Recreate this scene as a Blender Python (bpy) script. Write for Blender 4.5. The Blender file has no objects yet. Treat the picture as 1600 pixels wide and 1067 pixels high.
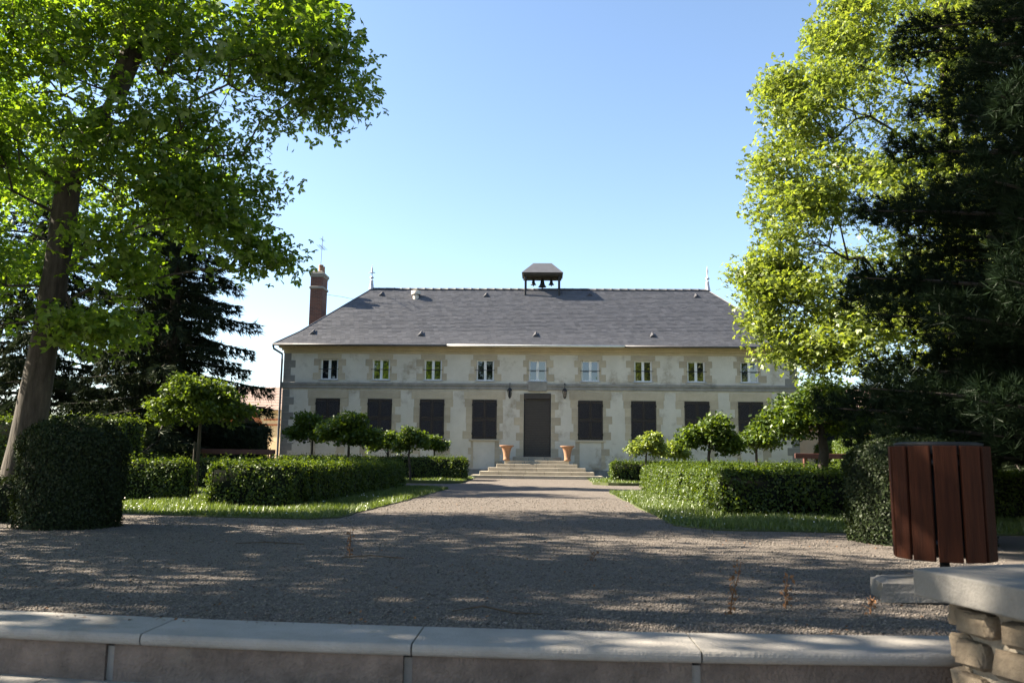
import bpy, math, random
import numpy as np
from mathutils import Matrix, Vector
sc = bpy.context.scene
R = math.radians
# ------------------------------------------------------------------ camera
cd = bpy.data.cameras.new('camera'); cam = bpy.data.objects.new('camera', cd)
sc.collection.objects.link(cam); sc.camera = cam
cd.sensor_width = 36; cd.lens = 1300 / 1600 * 36; cd.clip_start = .05; cd.clip_end = 2000
cd.dof.use_dof = True; cd.dof.focus_distance = 34; cd.dof.aperture_fstop = 4.5
yaw, roll, pitch = R(2.0), .011, math.atan(186.5 / 1300)
fw = Vector((-math.sin(yaw) * math.cos(pitch), math.cos(yaw) * math.cos(pitch), math.sin(pitch)))
rt = Vector((math.cos(yaw), math.sin(yaw), 0)); up = rt.cross(fw)
r2 = rt * math.cos(roll) + up * math.sin(roll); u2 = up * math.cos(roll) - rt * math.sin(roll)
m4 = Matrix((r2, u2, -fw)).transposed().to_4x4(); m4.translation = (0, 0, .87); cam.matrix_world = m4
# ------------------------------------------------------------------ light
sun_dir = Vector((-2.03, .20, 1.44)).normalized()
el = math.asin(sun_dir.z); az = math.atan2(sun_dir.x, sun_dir.y)     # azimuth clockwise from +Y
w = bpy.data.worlds.new('World'); sc.world = w; w.use_nodes = True
nt = w.node_tree; bg = nt.nodes['Background']
sky = nt.nodes.new('ShaderNodeTexSky'); sky.sky_type = 'NISHITA'; sky.sun_disc = False
sky.sun_elevation = el; sky.sun_rotation = az; sky.air_density = 1.0; sky.dust_density = .6; sky.ozone_density = 1.6
nt.links.new(sky.outputs[0], bg.inputs[0]); bg.inputs[1].default_value = .052
sl = bpy.data.lights.new('sun', 'SUN'); sl.energy = 5.0; sl.angle = R(.53); sl.color = (1, .88, .70)
so = bpy.data.objects.new('sun', sl); sc.collection.objects.link(so)
so.rotation_euler = sun_dir.to_track_quat('Z', 'Y').to_euler(); so.location = (-30, 10, 40)
sc.view_settings.view_transform = 'Standard'; sc.view_settings.look = 'None'
sc.view_settings.exposure = 2.55; sc.view_settings.gamma = 1; sc.view_settings.use_curve_mapping = False
rng = np.random.default_rng(7); random.seed(7)
# ------------------------------------------------------------------ materials
M = {}
def mat(name, a, b=None, scale=6, rough=.85, bump=0, bscale=None, island=0, detail=6, spec=.3, metal=0, stain=None, objrand=0, stretch=None):
    m = bpy.data.materials.new(name); m.use_nodes = True; n = m.node_tree.nodes; l = m.node_tree.links
    p = n['Principled BSDF']; p.inputs['Roughness'].default_value = rough; p.inputs['Metallic'].default_value = metal
    p.inputs['Specular IOR Level'].default_value = spec
    tc = n.new('ShaderNodeTexCoord'); col = None; co = tc.outputs['Object']
    if stretch: mp = n.new('ShaderNodeMapping'); mp.inputs['Scale'].default_value = stretch; l.new(co, mp.inputs[0]); co = mp.outputs[0]
    def rgb(c): return (*c, 1)
    if b is None: b = tuple(x * .75 for x in a)
    ns = n.new('ShaderNodeTexNoise'); ns.inputs['Scale'].default_value = scale; ns.inputs['Detail'].default_value = detail
    ns.inputs['Roughness'].default_value = .65
    l.new(co, ns.inputs['Vector'])
    rp = n.new('ShaderNodeValToRGB'); rp.color_ramp.elements[0].position = .34; rp.color_ramp.elements[1].position = .68
    rp.color_ramp.elements[0].color = rgb(b); rp.color_ramp.elements[1].color = rgb(a)
    l.new(ns.outputs['Fac'], rp.inputs[0]); col = rp.outputs[0]
    if stain:
        s2 = n.new('ShaderNodeTexNoise'); s2.inputs['Scale'].default_value = stain[1]; s2.inputs['Detail'].default_value = 8
        s2.inputs['Roughness'].default_value = .7; l.new(tc.outputs['Object'], s2.inputs['Vector'])
        r3 = n.new('ShaderNodeValToRGB'); r3.color_ramp.elements[0].position = stain[2]; r3.color_ramp.elements[1].position = stain[2] + .14
        l.new(s2.outputs['Fac'], r3.inputs[0])
        mx = n.new('ShaderNodeMixRGB'); l.new(r3.outputs[0], mx.inputs[0]); l.new(col, mx.inputs[1]); mx.inputs[2].default_value = rgb(stain[0]); col = mx.outputs[0]
    if island or objrand:
        if island: g = n.new('ShaderNodeNewGeometry'); o = g.outputs['Random Per Island']
        else: g = n.new('ShaderNodeObjectInfo'); o = g.outputs['Random']
        mr = n.new('ShaderNodeMapRange'); k = island or objrand
        mr.inputs[3].default_value = 1 - k; mr.inputs[4].default_value = 1 + k; l.new(o, mr.inputs[0])
        hs = n.new('ShaderNodeHueSaturation'); l.new(col, hs.inputs['Color']); l.new(mr.outputs[0], hs.inputs['Value']); col = hs.outputs[0]
    l.new(col, p.inputs['Base Color'])
    if bump:
        nb = n.new('ShaderNodeTexNoise'); nb.inputs['Scale'].default_value = bscale or scale * 4; nb.inputs['Detail'].default_value = 5
        l.new(co, nb.inputs['Vector'])
        bp = n.new('ShaderNodeBump'); bp.inputs['Strength'].default_value = bump; bp.inputs['Distance'].default_value = .02
        l.new(nb.outputs['Fac'], bp.inputs['Height']); l.new(bp.outputs[0], p.inputs['Normal'])
    M[name] = m; return m
def leafmat(name, a, b, trans, tcol=None, gloss=.06):
    m = bpy.data.materials.new(name); m.use_nodes = True; n = m.node_tree.nodes; l = m.node_tree.links; n.clear()
    out = n.new('ShaderNodeOutputMaterial'); g = n.new('ShaderNodeNewGeometry')
    rp = n.new('ShaderNodeValToRGB'); rp.color_ramp.elements[0].color = (*b, 1); rp.color_ramp.elements[1].color = (*a, 1)
    l.new(g.outputs['Random Per Island'], rp.inputs[0])
    d = n.new('ShaderNodeBsdfDiffuse'); l.new(rp.outputs[0], d.inputs[0])
    t = n.new('ShaderNodeBsdfTranslucent'); mu = n.new('ShaderNodeMixRGB'); mu.blend_type = 'MULTIPLY'; mu.inputs[0].default_value = 1
    l.new(rp.outputs[0], mu.inputs[1]); mu.inputs[2].default_value = (*(tcol or (1.6, 1.5, .5)), 1); l.new(mu.outputs[0], t.inputs[0])
    x = n.new('ShaderNodeMixShader'); x.inputs[0].default_value = trans; l.new(d.outputs[0], x.inputs[1]); l.new(t.outputs[0], x.inputs[2])
    gl = n.new('ShaderNodeBsdfGlossy'); gl.inputs['Roughness'].default_value = .45; gl.inputs[0].default_value = (.9, .95, .9, 1)
    x2 = n.new('ShaderNodeMixShader'); x2.inputs[0].default_value = gloss; l.new(x.outputs[0], x2.inputs[1]); l.new(gl.outputs[0], x2.inputs[2])
    l.new(x2.outputs[0], out.inputs[0]); M[name] = m; return m
mat('plaster', (.60, .56, .48), (.51, .47, .395), 1.1, .9, .5, 25, stain=((.29, .24, .175), .62, .53))
mat('stone_tan', (.45, .385, .285), (.37, .312, .225), 2.2, .9, .4, 20, stain=((.24, .215, .18), .8, .60), objrand=.16)
mat('stone_grey', (.27, .255, .225), (.19, .18, .16), 3, .9, .4, 20, stain=((.12, .115, .105), 1.2, .55), objrand=.1)
mat('cornice_stone', (.50, .41, .27), (.42, .34, .22), 1.5, .9, .2, 20)
mat('step_stone', (.38, .34, .275), (.29, .26, .21), 3, .85, .3, 30, objrand=.08)
mat('slate', (.074, .077, .09), (.062, .064, .073), 3, .55, .25, 30, island=.1, spec=.4)
mat('slate_base', (.055, .055, .062), (.042, .042, .048), 8, .6, .3, 30)
mat('zinc', (.12, .12, .13), (.08, .08, .09), 5, .45, 0, metal=.3)
mat('pale_zinc', (.42, .44, .48), (.34, .36, .40), 5, .5)
mat('white_paint', (.78, .78, .76), (.68, .68, .66), 4, .5)
mat('shutter_paint', (.034, .026, .023), (.024, .019, .017), 8, .55, .1, 60)
mat('door_paint', (.058, .048, .040), (.048, .04, .034), 5, .55, .1, 60)
mat('iron', (.02, .02, .022), (.012, .012, .013), 12, .5)
mat('bronze', (.03, .034, .034), (.02, .022, .022), 9, .5, metal=.4)
mat('terracotta', (.27, .15, .09), (.19, .105, .065), 7, .85, .2, 40)
mat('clay_pot', (.55, .50, .43), (.45, .40, .33), 7, .85)
mat('render_cream', (.60, .44, .28), (.52, .37, .23), 2, .9, .2, 30)
mat('brick_orange', (.42, .16, .085), (.33, .12, .06), 12, .9, .3, 40, objrand=.15)
mat('tile_roof', (.30, .22, .19), (.22, .165, .145), 9, .9, .4, 25, island=.15)
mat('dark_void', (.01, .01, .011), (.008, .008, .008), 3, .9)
mat('bark', (.07, .06, .047), (.02, .017, .014), 9, .95, 1.0, 16, stretch=(1, 1, .22), stain=((.09, .095, .06), 1.2, .6))
mat('bark_dark', (.06, .05, .042), (.035, .03, .025), 9, .95, .8, 22)
mat('wood_slat', (.046, .013, .0055), (.022, .0065, .003), 9, .75, .3, 40, objrand=.3, spec=.12, stretch=(4, 4, .25))
mat('rail_wood', (.10, .04, .032), (.075, .03, .024), 6, .6, .2, 40)
mat('black_plastic', (.010, .011, .014), (.007, .008, .01), 9, .6)
mat('kerb_stone', (.26, .245, .228), (.19, .18, .167), 2.6, .85, .35, 70, stain=((.15, .14, .12), 1.9, .58), objrand=.10)
mat('riser_stone', (.175, .137, .117), (.09, .072, .062), 6, .95, .8, 60, stain=((.15, .125, .105), 3.5, .56), objrand=.08)
mat('coping_stone', (.165, .158, .148), (.115, .11, .104), 3.5, .85, .35, 60, stain=((.10, .098, .085), 2.6, .57))
mat('rubble', (.18, .145, .105), (.09, .07, .052), 7, .95, .8, 25, objrand=.3)
mat('mortar', (.23, .2, .16), (.16, .14, .115), 8, .95, .8, 40)
mat('paving', (.36, .35, .34), (.29, .28, .27), 2, .9, .3, 40)
mat('soil', (.07, .085, .03), (.05, .06, .022), 5, .95, .5, 30)
mat('lawn', (.06, .085, .025), (.04, .06, .018), .8, .95, .5, 30)
mat('gravel', (.145, .124, .107), (.072, .062, .055), 38, .95, 1.0, 60, detail=10, stain=((.085, .068, .055), .7, .58))
mat('pebble', (.16, .138, .12), (.092, .08, .07), 20, .85, island=.45)
mat('dry_plant', (.19, .095, .045), (.11, .055, .026), 20, .9)
mat('twig', (.10, .07, .05), (.06, .045, .03), 20, .9)
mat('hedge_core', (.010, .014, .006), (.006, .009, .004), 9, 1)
mat('petal', (.8, .8, .78), (.75, .75, .7), 9, .8)
leafmat('leaf_maple', (.125, .19, .03), (.042, .088, .013), .55, (2.1, 2.0, .5), .03)
leafmat('leaf_maple_pale', (.185, .225, .05), (.075, .115, .022), .5, (1.7, 1.65, .7), .03)
leafmat('leaf_small', (.075, .115, .02), (.026, .052, .010), .42, (2.0, 1.8, .5), .025)
leafmat('leaf_box', (.07, .105, .015), (.018, .038, .007), .4, (2.0, 1.8, .5), .02)
leafmat('leaf_yew', (.026, .036, .012), (.010, .018, .006), .2, (1.4, 1.4, .6), .012)
leafmat('needle_pine', (.016, .028, .013), (.006, .012, .006), .15, (1.2, 1.2, .7), .008)
leafmat('needle_spruce', (.028, .038, .020), (.013, .020, .010), .12, (1.2, 1.2, .7), .01)
leafmat('grass_blade', (.10, .14, .028), (.04, .07, .014), .4, (1.6, 1.5, .5), .05)
def brickmat(name, a, b, mortar, sx, rot=False):
    m = mat(name, a, b, 5, .9, .3, 30); n = m.node_tree.nodes; l = m.node_tree.links
    br = n.new('ShaderNodeTexBrick'); br.inputs['Color1'].default_value = (*a, 1); br.inputs['Color2'].default_value = (*b, 1)
    br.inputs['Mortar'].default_value = (*mortar, 1); br.inputs['Scale'].default_value = sx; br.inputs['Mortar Size'].default_value = .015
    br.inputs['Brick Width'].default_value = .5; br.inputs['Row Height'].default_value = .16
    tc = n.new('ShaderNodeTexCoord'); sp = n.new('ShaderNodeSeparateXYZ'); cb = n.new('ShaderNodeCombineXYZ'); ad = n.new('ShaderNodeMath')
    l.new(tc.outputs['Object'], sp.inputs[0]); l.new(sp.outputs[0], ad.inputs[0]); l.new(sp.outputs[1], ad.inputs[1])
    l.new(ad.outputs[0], cb.inputs[0]); l.new(sp.outputs[2], cb.inputs[1]); l.new(cb.outputs[0], br.inputs['Vector'])
    l.new(br.outputs[0], n['Principled BSDF'].inputs['Base Color'])
brickmat('chimney_brick', (.14, .058, .038), (.09, .04, .03), (.13, .11, .095), 2.2)
def glassmat():
    m = bpy.data.materials.new('glass'); m.use_nodes = True; n = m.node_tree.nodes; l = m.node_tree.links; n.clear()
    out = n.new('ShaderNodeOutputMaterial'); d = n.new('ShaderNodeBsdfDiffuse'); d.inputs[0].default_value = (.012, .014, .016, 1)
    g = n.new('ShaderNodeBsdfGlossy'); g.inputs['Roughness'].default_value = .02; f = n.new('ShaderNodeLayerWeight'); f.inputs[0].default_value = .25
    mr = n.new('ShaderNodeMapRange'); mr.inputs[3].default_value = .17; mr.inputs[4].default_value = .9; l.new(f.outputs['Fresnel'], mr.inputs[0])
    x = n.new('ShaderNodeMixShader'); l.new(mr.outputs[0], x.inputs[0]); l.new(d.outputs[0], x.inputs[1]); l.new(g.outputs[0], x.inputs[2]); l.new(x.outputs[0], out.inputs[0]); M['glass'] = m
glassmat()
# ------------------------------------------------------------------ mesh helpers
def link(o): sc.collection.objects.link(o); return o
def np_mesh(name, V, groups):
    """V (n,3); groups: list of (faces (m,k) int array, material slot)"""
    me = bpy.data.meshes.new(name); V = np.asarray(V, np.float32)
    me.vertices.add(len(V)); me.vertices.foreach_set('co', V.ravel())
    li = np.concatenate([g[0].ravel() for g in groups]).astype(np.int32)
    ct = np.concatenate([np.full(len(g[0]), g[0].shape[1], np.int32) for g in groups])
    mi = np.concatenate([np.full(len(g[0]), g[1], np.int32) for g in groups])
    me.loops.add(len(li)); me.loops.foreach_set('vertex_index', li)
    me.polygons.add(len(ct)); me.polygons.foreach_set('loop_start', np.concatenate([[0], np.cumsum(ct)[:-1]]).astype(np.int32))
    me.polygons.foreach_set('loop_total', ct); me.polygons.foreach_set('material_index', mi)
    me.update(calc_edges=True); me.validate(); return me
def tag(o, label=None, cat=None, group=None, kind=None):
    if label: o['label'] = label
    if cat: o['category'] = cat
    if group: o['group'] = group
    if kind: o['kind'] = kind
    return o
def empty(name, loc, rz=0):
    o = bpy.data.objects.new(name, None); o.location = loc; o.rotation_euler = (0, 0, rz); o.empty_display_size = .2; return link(o)
class MB:
    def __init__(s): s.v = []; s.f = []; s.sm = []
    def add(s, vs, fs, smooth=False):
        b = len(s.v); s.v += [tuple(p) for p in vs]; s.f += [tuple(i + b for i in f) for f in fs]; s.sm += [smooth] * len(fs); return s
    def box(s, x0, x1, y0, y1, z0, z1):
        return s.add([(x0, y0, z0), (x1, y0, z0), (x1, y1, z0), (x0, y1, z0), (x0, y0, z1), (x1, y0, z1), (x1, y1, z1), (x0, y1, z1)],
                     [(3, 2, 1, 0), (4, 5, 6, 7), (0, 1, 5, 4), (1, 2, 6, 5), (2, 3, 7, 6), (3, 0, 4, 7)])
    def bbox(s, x0, x1, y0, y1, z0, z1, b=.01):
        """box with chamfered edges"""
        import itertools
        P = {}; vs = []
        for sx, sy, sz in itertools.product((0, 1), repeat=3):
            for ax in range(3):
                c = [(x0, x1)[sx], (y0, y1)[sy], (z0, z1)[sz]]; sg = (sx, sy, sz)
                for k in range(3):
                    if k != ax: c[k] += b if sg[k] == 0 else -b
                P[sx, sy, sz, ax] = len(vs); vs.append(c)
        fs = []
        for ax in range(3):
            o = [k for k in range(3) if k != ax]
            for sd in (0, 1):
                q = []
                for u, v in ((0, 0), (1, 0), (1, 1), (0, 1)):
                    k = [0, 0, 0]; k[ax] = sd; k[o[0]] = u; k[o[1]] = v; q.append(P[(*k, ax)])
                if (sd == 1) == (ax == 1): q = q[::-1]
                fs.append(q)
            for u in (0, 1):
                for v in (0, 1):
                    k0 = [0, 0, 0]; k0[o[0]] = u; k0[o[1]] = v; k1 = list(k0); k1[ax] = 1
                    fs.append((P[(*k0, o[0])], P[(*k1, o[0])], P[(*k1, o[1])], P[(*k0, o[1])]))
        for c in itertools.product((0, 1), repeat=3): fs.append(tuple(P[(*c, a)] for a in range(3)))
        return s.add(vs, fs)
    def tube(s, pts, rad, n=8, cap=True, smooth=True):
        pts = [Vector(p) for p in pts]; rad = rad if hasattr(rad, '__len__') else [rad] * len(pts); vs = []; fs = []
        for i, p in enumerate(pts):
            t = (pts[min(i + 1, len(pts) - 1)] - pts[max(i - 1, 0)]).normalized()
            a = t.cross(Vector((0, 0, 1)) if abs(t.z) < .9 else Vector((1, 0, 0))).normalized(); b = t.cross(a)
            vs += [p + (a * math.cos(2 * math.pi * k / n) + b * math.sin(2 * math.pi * k / n)) * rad[i] for k in range(n)]
        for i in range(len(pts) - 1):
            fs += [(i * n + k, i * n + (k + 1) % n, (i + 1) * n + (k + 1) % n, (i + 1) * n + k) for k in range(n)]
        s.add(vs, fs, smooth)
        if cap: s.add(vs[:n], [tuple(range(n))]); s.add(vs[-n:], [tuple(range(n))[::-1]])
        return s
    def lathe(s, prof, c=(0, 0, 0), n=20, smooth=True):
        vs = [(c[0] + r * math.cos(2 * math.pi * k / n), c[1] + r * math.sin(2 * math.pi * k / n), c[2] + z) for r, z in prof for k in range(n)]
        fs = [(i * n + k, i * n + (k + 1) % n, (i + 1) * n + (k + 1) % n, (i + 1) * n + k) for i in range(len(prof) - 1) for k in range(n)]
        return s.add(vs, fs, smooth)
    def prism(s, poly, z0, z1):
        n = len(poly); return s.add([(x, y, z0) for x, y in poly] + [(x, y, z1) for x, y in poly],
            [tuple(range(n))[::-1], tuple(range(n, 2 * n))] + [(i, (i + 1) % n, n + (i + 1) % n, n + i) for i in range(n)])
    def build(s, name, m, parent=None, loc=None, rot=None):
        me = bpy.data.meshes.new(name); me.from_pydata(s.v, [], s.f); me.polygons.foreach_set('use_smooth', s.sm); me.update()
        for x in (m if isinstance(m, (list, tuple)) else [m]): me.materials.append(M[x])
        o = bpy.data.objects.new(name, me); link(o); o.parent = parent
        if loc: o.location = loc
        if rot: o.rotation_euler = rot
        return o
def inst(me, name, parent, loc=(0, 0, 0), scale=None, rot=None):
    o = bpy.data.objects.new(name, me); link(o); o.parent = parent; o.location = loc
    if scale: o.scale = scale
    if rot: o.rotation_euler = rot
    return o
def copy_tree(o, parent=None):
    c = o.copy(); link(c); c.parent = parent
    for ch in list(o.children): copy_tree(ch, c)
    return c
# ------------------------------------------------------------------ the ground
def sheet(name, poly, z, m, kind='structure', jit=0, skirt=0):
    pts = []
    for i, p in enumerate(poly):
        q = poly[(i + 1) % len(poly)]; d = math.hypot(q[0] - p[0], q[1] - p[1]); k = max(1, int(d / .35)) if jit else 1
        for j in range(k):
            t = j / k; pts.append((p[0] + (q[0] - p[0]) * t + random.uniform(-jit, jit), p[1] + (q[1] - p[1]) * t + random.uniform(-jit, jit)))
    b = MB(); b.add([(x, y, z) for x, y in pts], [tuple(range(len(pts)))])
    if skirt: b.add([(x, y, z) for x, y in pts] + [(x, y, z - skirt) for x, y in pts], [(i, i + len(pts), (i + 1) % len(pts) + len(pts), (i + 1) % len(pts)) for i in range(len(pts))])
    o = b.build(name, m); o['kind'] = kind; return o
sheet('ground', [(-400, 4.42), (400, 4.42), (400, 800), (-400, 800)], -.03, 'lawn', skirt=.9)
sheet('lower_ground', [(-400, -400), (400, -400), (400, 4.6), (-400, 4.6)], -.80, 'paving')
b = MB(); gy = [4.44, 27, 29, 31, 34.2, 37.6]; gz = [0, 0, .05, .1, .14, .14]
b.add([(x, y, z) for y, z in zip(gy, gz) for x in (-16, 16)], [(2 * i, 2 * i + 1, 2 * i + 3, 2 * i + 2) for i in range(5)]); o = b.build('gravel_court', 'gravel'); o['kind'] = 'structure'
GL1 = [(-3.35, 12.15), (-3.0, 12.6), (-2.88, 18), (-2.8, 25.8), (-3.4, 26.6), (-15, 26.6), (-15, 13.4), (-6.5, 12.9), (-4.6, 12.35)]
GR1 = [(2.3, 11.2), (4.1, 11.0), (15, 11.2), (15, 24.8), (2.6, 24.8), (1.98, 24.2), (1.92, 18), (1.86, 11.9)]
GL2 = [(-3.3, 29.4), (-2.75, 29.9), (-2.7, 36.2), (-15, 36.2), (-15, 29.4)]
GR2 = [(2.4, 29.4), (15, 29.4), (15, 36.2), (2.0, 36.2), (1.9, 29.9)]
for g in (GL1, GR1, GL2, GR2): sheet('lawn_verge', g, .018 if g in (GL1, GR1) else .16, 'soil', jit=.04, skirt=.13)
def inside(P, poly):
    x, y = P[:, 0], P[:, 1]; r = np.zeros(len(P), bool); n = len(poly)
    for i in range(n):
        x0, y0 = poly[i]; x1, y1 = poly[(i + 1) % n]
        c = ((y0 > y) != (y1 > y)) & (x < (x1 - x0) * (y - y0) / (y1 - y0 + 1e-12) + x0); r ^= c
    return r
def grass(polys, n, box):
    P = np.column_stack([rng.uniform(box[0], box[1], n), rng.uniform(box[2], box[3], n)])
    k = np.zeros(n, bool)
    for g in polys: k |= inside(P, g)
    P = P[k]; m = len(P); h = rng.uniform(.03, .10, m) * (1 + .4 * np.sin(P[:, 0] * 3) * np.sin(P[:, 1] * 2.3)); a = rng.uniform(0, 2 * np.pi, m); ln = rng.normal(0, .035, (m, 2))
    wd = np.column_stack([np.cos(a), np.sin(a)]) * (.005 + .0003 * P[:, 1])[:, None]
    V = np.empty((m, 3, 3)); V[:, 0, :2] = P - wd; V[:, 1, :2] = P + wd; V[:, 0, 2] = V[:, 1, 2] = .015; V[:, 2, :2] = P + ln; V[:, 2, 2] = .018 + h
    return V.reshape(-1, 3), np.arange(3 * m).reshape(m, 3)
V1, F1 = grass((GL1, GR1), 240000, (-9, 8, 11, 26.7)); V2, F2 = grass((GL2, GR2), 16000, (-6, 6, 29, 36.3)); V2[:, 2] += .142
me = np_mesh('grass', np.vstack([V1, V2]), [(np.vstack([F1, F2 + len(V1)]), 0)]); me.materials.append(M['grass_blade'])
tag(link(bpy.data.objects.new('grass', me)), 'short green grass on the verges around the low hedges', 'grass', kind='stuff')
# daisies
P = np.column_stack([rng.uniform(-8, 6, 260), rng.uniform(11.2, 20, 260)]); P = P[inside(P, GL1) | inside(P, GR1)]; m = len(P)
an = np.arange(6) * np.pi / 3; V = np.empty((m, 6, 3)); rr = rng.uniform(.009, .015, m)
V[:, :, 0] = P[:, :1] + np.cos(an) * rr[:, None]; V[:, :, 1] = P[:, 1:] + np.sin(an) * rr[:, None]; V[:, :, 2] = .085 + rng.uniform(-.02, .02, (m, 1)) + np.sin(an) * .006
me = np_mesh('daisies', V.reshape(-1, 3), [(np.arange(6 * m).reshape(m, 6), 0)]); me.materials.append(M['petal'])
tag(link(bpy.data.objects.new('daisies', me)), 'tiny white daisies scattered through the grass verges', 'flowers', kind='stuff')
# loose gravel stones
n = 95000; yy = 4.46 + 16 * rng.random(n) ** 2.0; P = np.column_stack([rng.uniform(-.62, .5, n) * (yy + 1.0) - .2, yy])
k = ~(inside(P, GL1) | inside(P, GR1)); P = P[k]; m = len(P); r = rng.uniform(.0035, .009, m) * (1 + .035 * P[:, 1]) * np.where(rng.random(m) < .04, 1.7, 1)
oc = np.array([(1, 0, 0), (-1, 0, 0), (0, 1, 0), (0, -1, 0), (0, 0, 1), (0, 0, -.5)], float); a = rng.uniform(0, 6.28, m)
sc3 = np.column_stack([rng.uniform(.7, 1.3, m), rng.uniform(.6, 1.1, m), rng.uniform(.4, .8, m)])
V = oc[None] * sc3[:, None]; V = V + rng.normal(0, .12, V.shape); x = V[..., 0] * np.cos(a)[:, None] - V[..., 1] * np.sin(a)[:, None]; y = V[..., 0] * np.sin(a)[:, None] + V[..., 1] * np.cos(a)[:, None]
V = np.stack([x, y, V[..., 2]], -1) * r[:, None, None]; V[..., :2] += P[:, None]; V[..., 2] += (.2 * r)[:, None]
of = np.array([(0, 2, 4), (2, 1, 4), (1, 3, 4), (3, 0, 4), (2, 0, 5), (1, 2, 5), (3, 1, 5), (0, 3, 5)])
me = np_mesh('gravel_stones', V.reshape(-1, 3), [((of[None] + 6 * np.arange(m)[:, None, None]).reshape(-1, 3), 0)]); me.materials.append(M['pebble'])
tag(link(bpy.data.objects.new('gravel_stones', me)), 'loose beige and grey gravel stones covering the court', 'gravel', kind='stuff')
# ------------------------------------------------------------------ near step with slabs
root = empty('garden_step', (0, 0, 0)); tag(root, 'pale stone step with rounded slab edge bordering the gravel', 'step')
def kerb_y(x): return 4.03 + .035 * x * x * .6 + (-.03 * x)
xs = [-8.70, -7.35, -6.0, -4.65, -3.30, -1.95, -.60, .75, 2.12]
def slabs(xs, yf, depth, zt, th, name, m, nos):
    for x0, x1 in zip(xs[:-1], xs[1:]):
        x0 += .004; x1 -= .004; b = MB(); N = 6
        prof = [(0.0 + .018, zt - th)] + [(nos - nos * math.cos(t), zt - th / 2 + th / 2 * math.sin(t)) for t in [R(q) for q in (-60, -35, -10, 15, 40, 65, 90)]] + [(depth, zt), (depth, zt - th)]
        vs = []
        for i in range(N + 1):
            x = x0 + (x1 - x0) * i / N; y0 = yf(x); vs += [(x, y0 + py, pz) for py, pz in prof]
        k = len(prof); fs = [(i * k + j, i * k + (j + 1) % k, (i + 1) * k + (j + 1) % k, (i + 1) * k + j) for i in range(N) for j in range(k)]
        b.add(vs, fs); b.add(vs[:k], [tuple(range(k))]); b.add(vs[-k:], [tuple(range(k))[::-1]]); b.build(name, m, root)
slabs(xs, kerb_y, .43, .012, .055, 'slab', 'kerb_stone', .02)
for x0, x1 in zip([-8.0, -6.65, -5.3, -3.6, -2.12, -.62, .73], [-6.65, -5.3, -3.6, -2.12, -.62, .73, 2.05]):
    b = MB(); y0 = min(kerb_y(x0), kerb_y(x1)); pts = [(x0 + .022, kerb_y(x0) + .035), (x1 - .022, kerb_y(x1) + .035), (x1 - .022, kerb_y(x1) + .34), (x0 + .022, kerb_y(x0) + .34)]
    b.prism(pts, -.235, -.045); b.build('riser_block', 'riser_stone', root)
b = MB(); b.prism([(-8, kerb_y(-8) + .05)] + [(x, kerb_y(x) + .05) for x in (-6, -4, -2, 0, 1, 2.05)] + [(2.05, 4.4), (-8, kerb_y(-8) + .3)], -.24, -.06); b.build('joint_mortar', 'kerb_stone', root)
root = empty('garden_step', (0, 0, 0)); tag(root, 'lower stone step half hidden below the step edging the gravel', 'step')
slabs([x - .5 for x in xs[:-1]] + [1.9], lambda x: kerb_y(x) - .36, .44, -.222, .055, 'slab', 'kerb_stone', .02)
b = MB(); b.box(-8, 1.9, 3.72, 4.0, -.8, -.29); b.build('riser_block', 'riser_stone', root)
# ------------------------------------------------------------------ flank wall of rubble with coping
root = empty('stone_wall', (2.2, 3, -.8)); tag(root, 'rubble stone wall with thick slab coping beside the step', 'wall')
cop = [(1.69, 3.94), (1.84, 3.32), (2.22, 1.75), (2.95, 1.9), (2.62, 3.4), (2.5, 4.26)]
b = MB(); b.prism([(x - 2.2, y - 3) for x, y in cop], 1.09, 1.21); o = b.build('coping', 'coping_stone', root)
bv = o.modifiers.new('b', 'BEVEL'); bv.width = .008; bv.segments = 2
core = [(1.86, 3.86), (1.98, 3.32), (2.34, 1.82), (2.85, 1.95), (2.55, 3.4), (2.42, 4.14)]
b = MB(); b.prism([(x - 2.2, y - 3) for x, y in core], 0, 1.09); b.build('mortar_core', 'mortar', root)
def lump(name, m, parent, c, s, rz, seed):
    rr = random.Random(seed); b = MB(); b.bbox(-s[0], s[0], -s[1], s[1], -s[2], s[2], min(s) * .32)
    b.v = [(x * rr.uniform(.86, 1.12), y * rr.uniform(.86, 1.12), z * rr.uniform(.86, 1.12)) for x, y, z in b.v]
    o = b.build(name, m, parent, c, (rr.uniform(-.1, .1), rr.uniform(-.1, .1), rz)); sb = o.modifiers.new('s', 'SUBSURF'); sb.levels = sb.render_levels = 1; return o
sd = 0
for (x0, y0), (x1, y1) in ((core[5], core[0]), (core[0], core[1]), (core[1], core[2])):
    L = math.hypot(x1 - x0, y1 - y0); rz = math.atan2(y1 - y0, x1 - x0); z = .07
    while z < 1.05:
        h = random.uniform(.05, .085); s = 0
        while s < L - .03:
            l = min(random.uniform(.08, .15), (L - s) / 2 + .02); c = (x0 + (x1 - x0) * (s + l) / L - 2.2, y0 + (y1 - y0) * (s + l) / L - 3, z + h); sd += 1
            lump('rubble_stone', 'rubble', root, c, (l * .9, .06, h * .88), rz, sd); s += 2 * l + .02
        z += 2 * h + .015
# low stone block by the bin
o = lump('stone_block', 'coping_stone', None, (2.72, 5.72, .075), (.50, .24, .085), R(-12), 991); tag(o, 'low weathered stone block lying on gravel under the bin', 'stone block')
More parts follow.
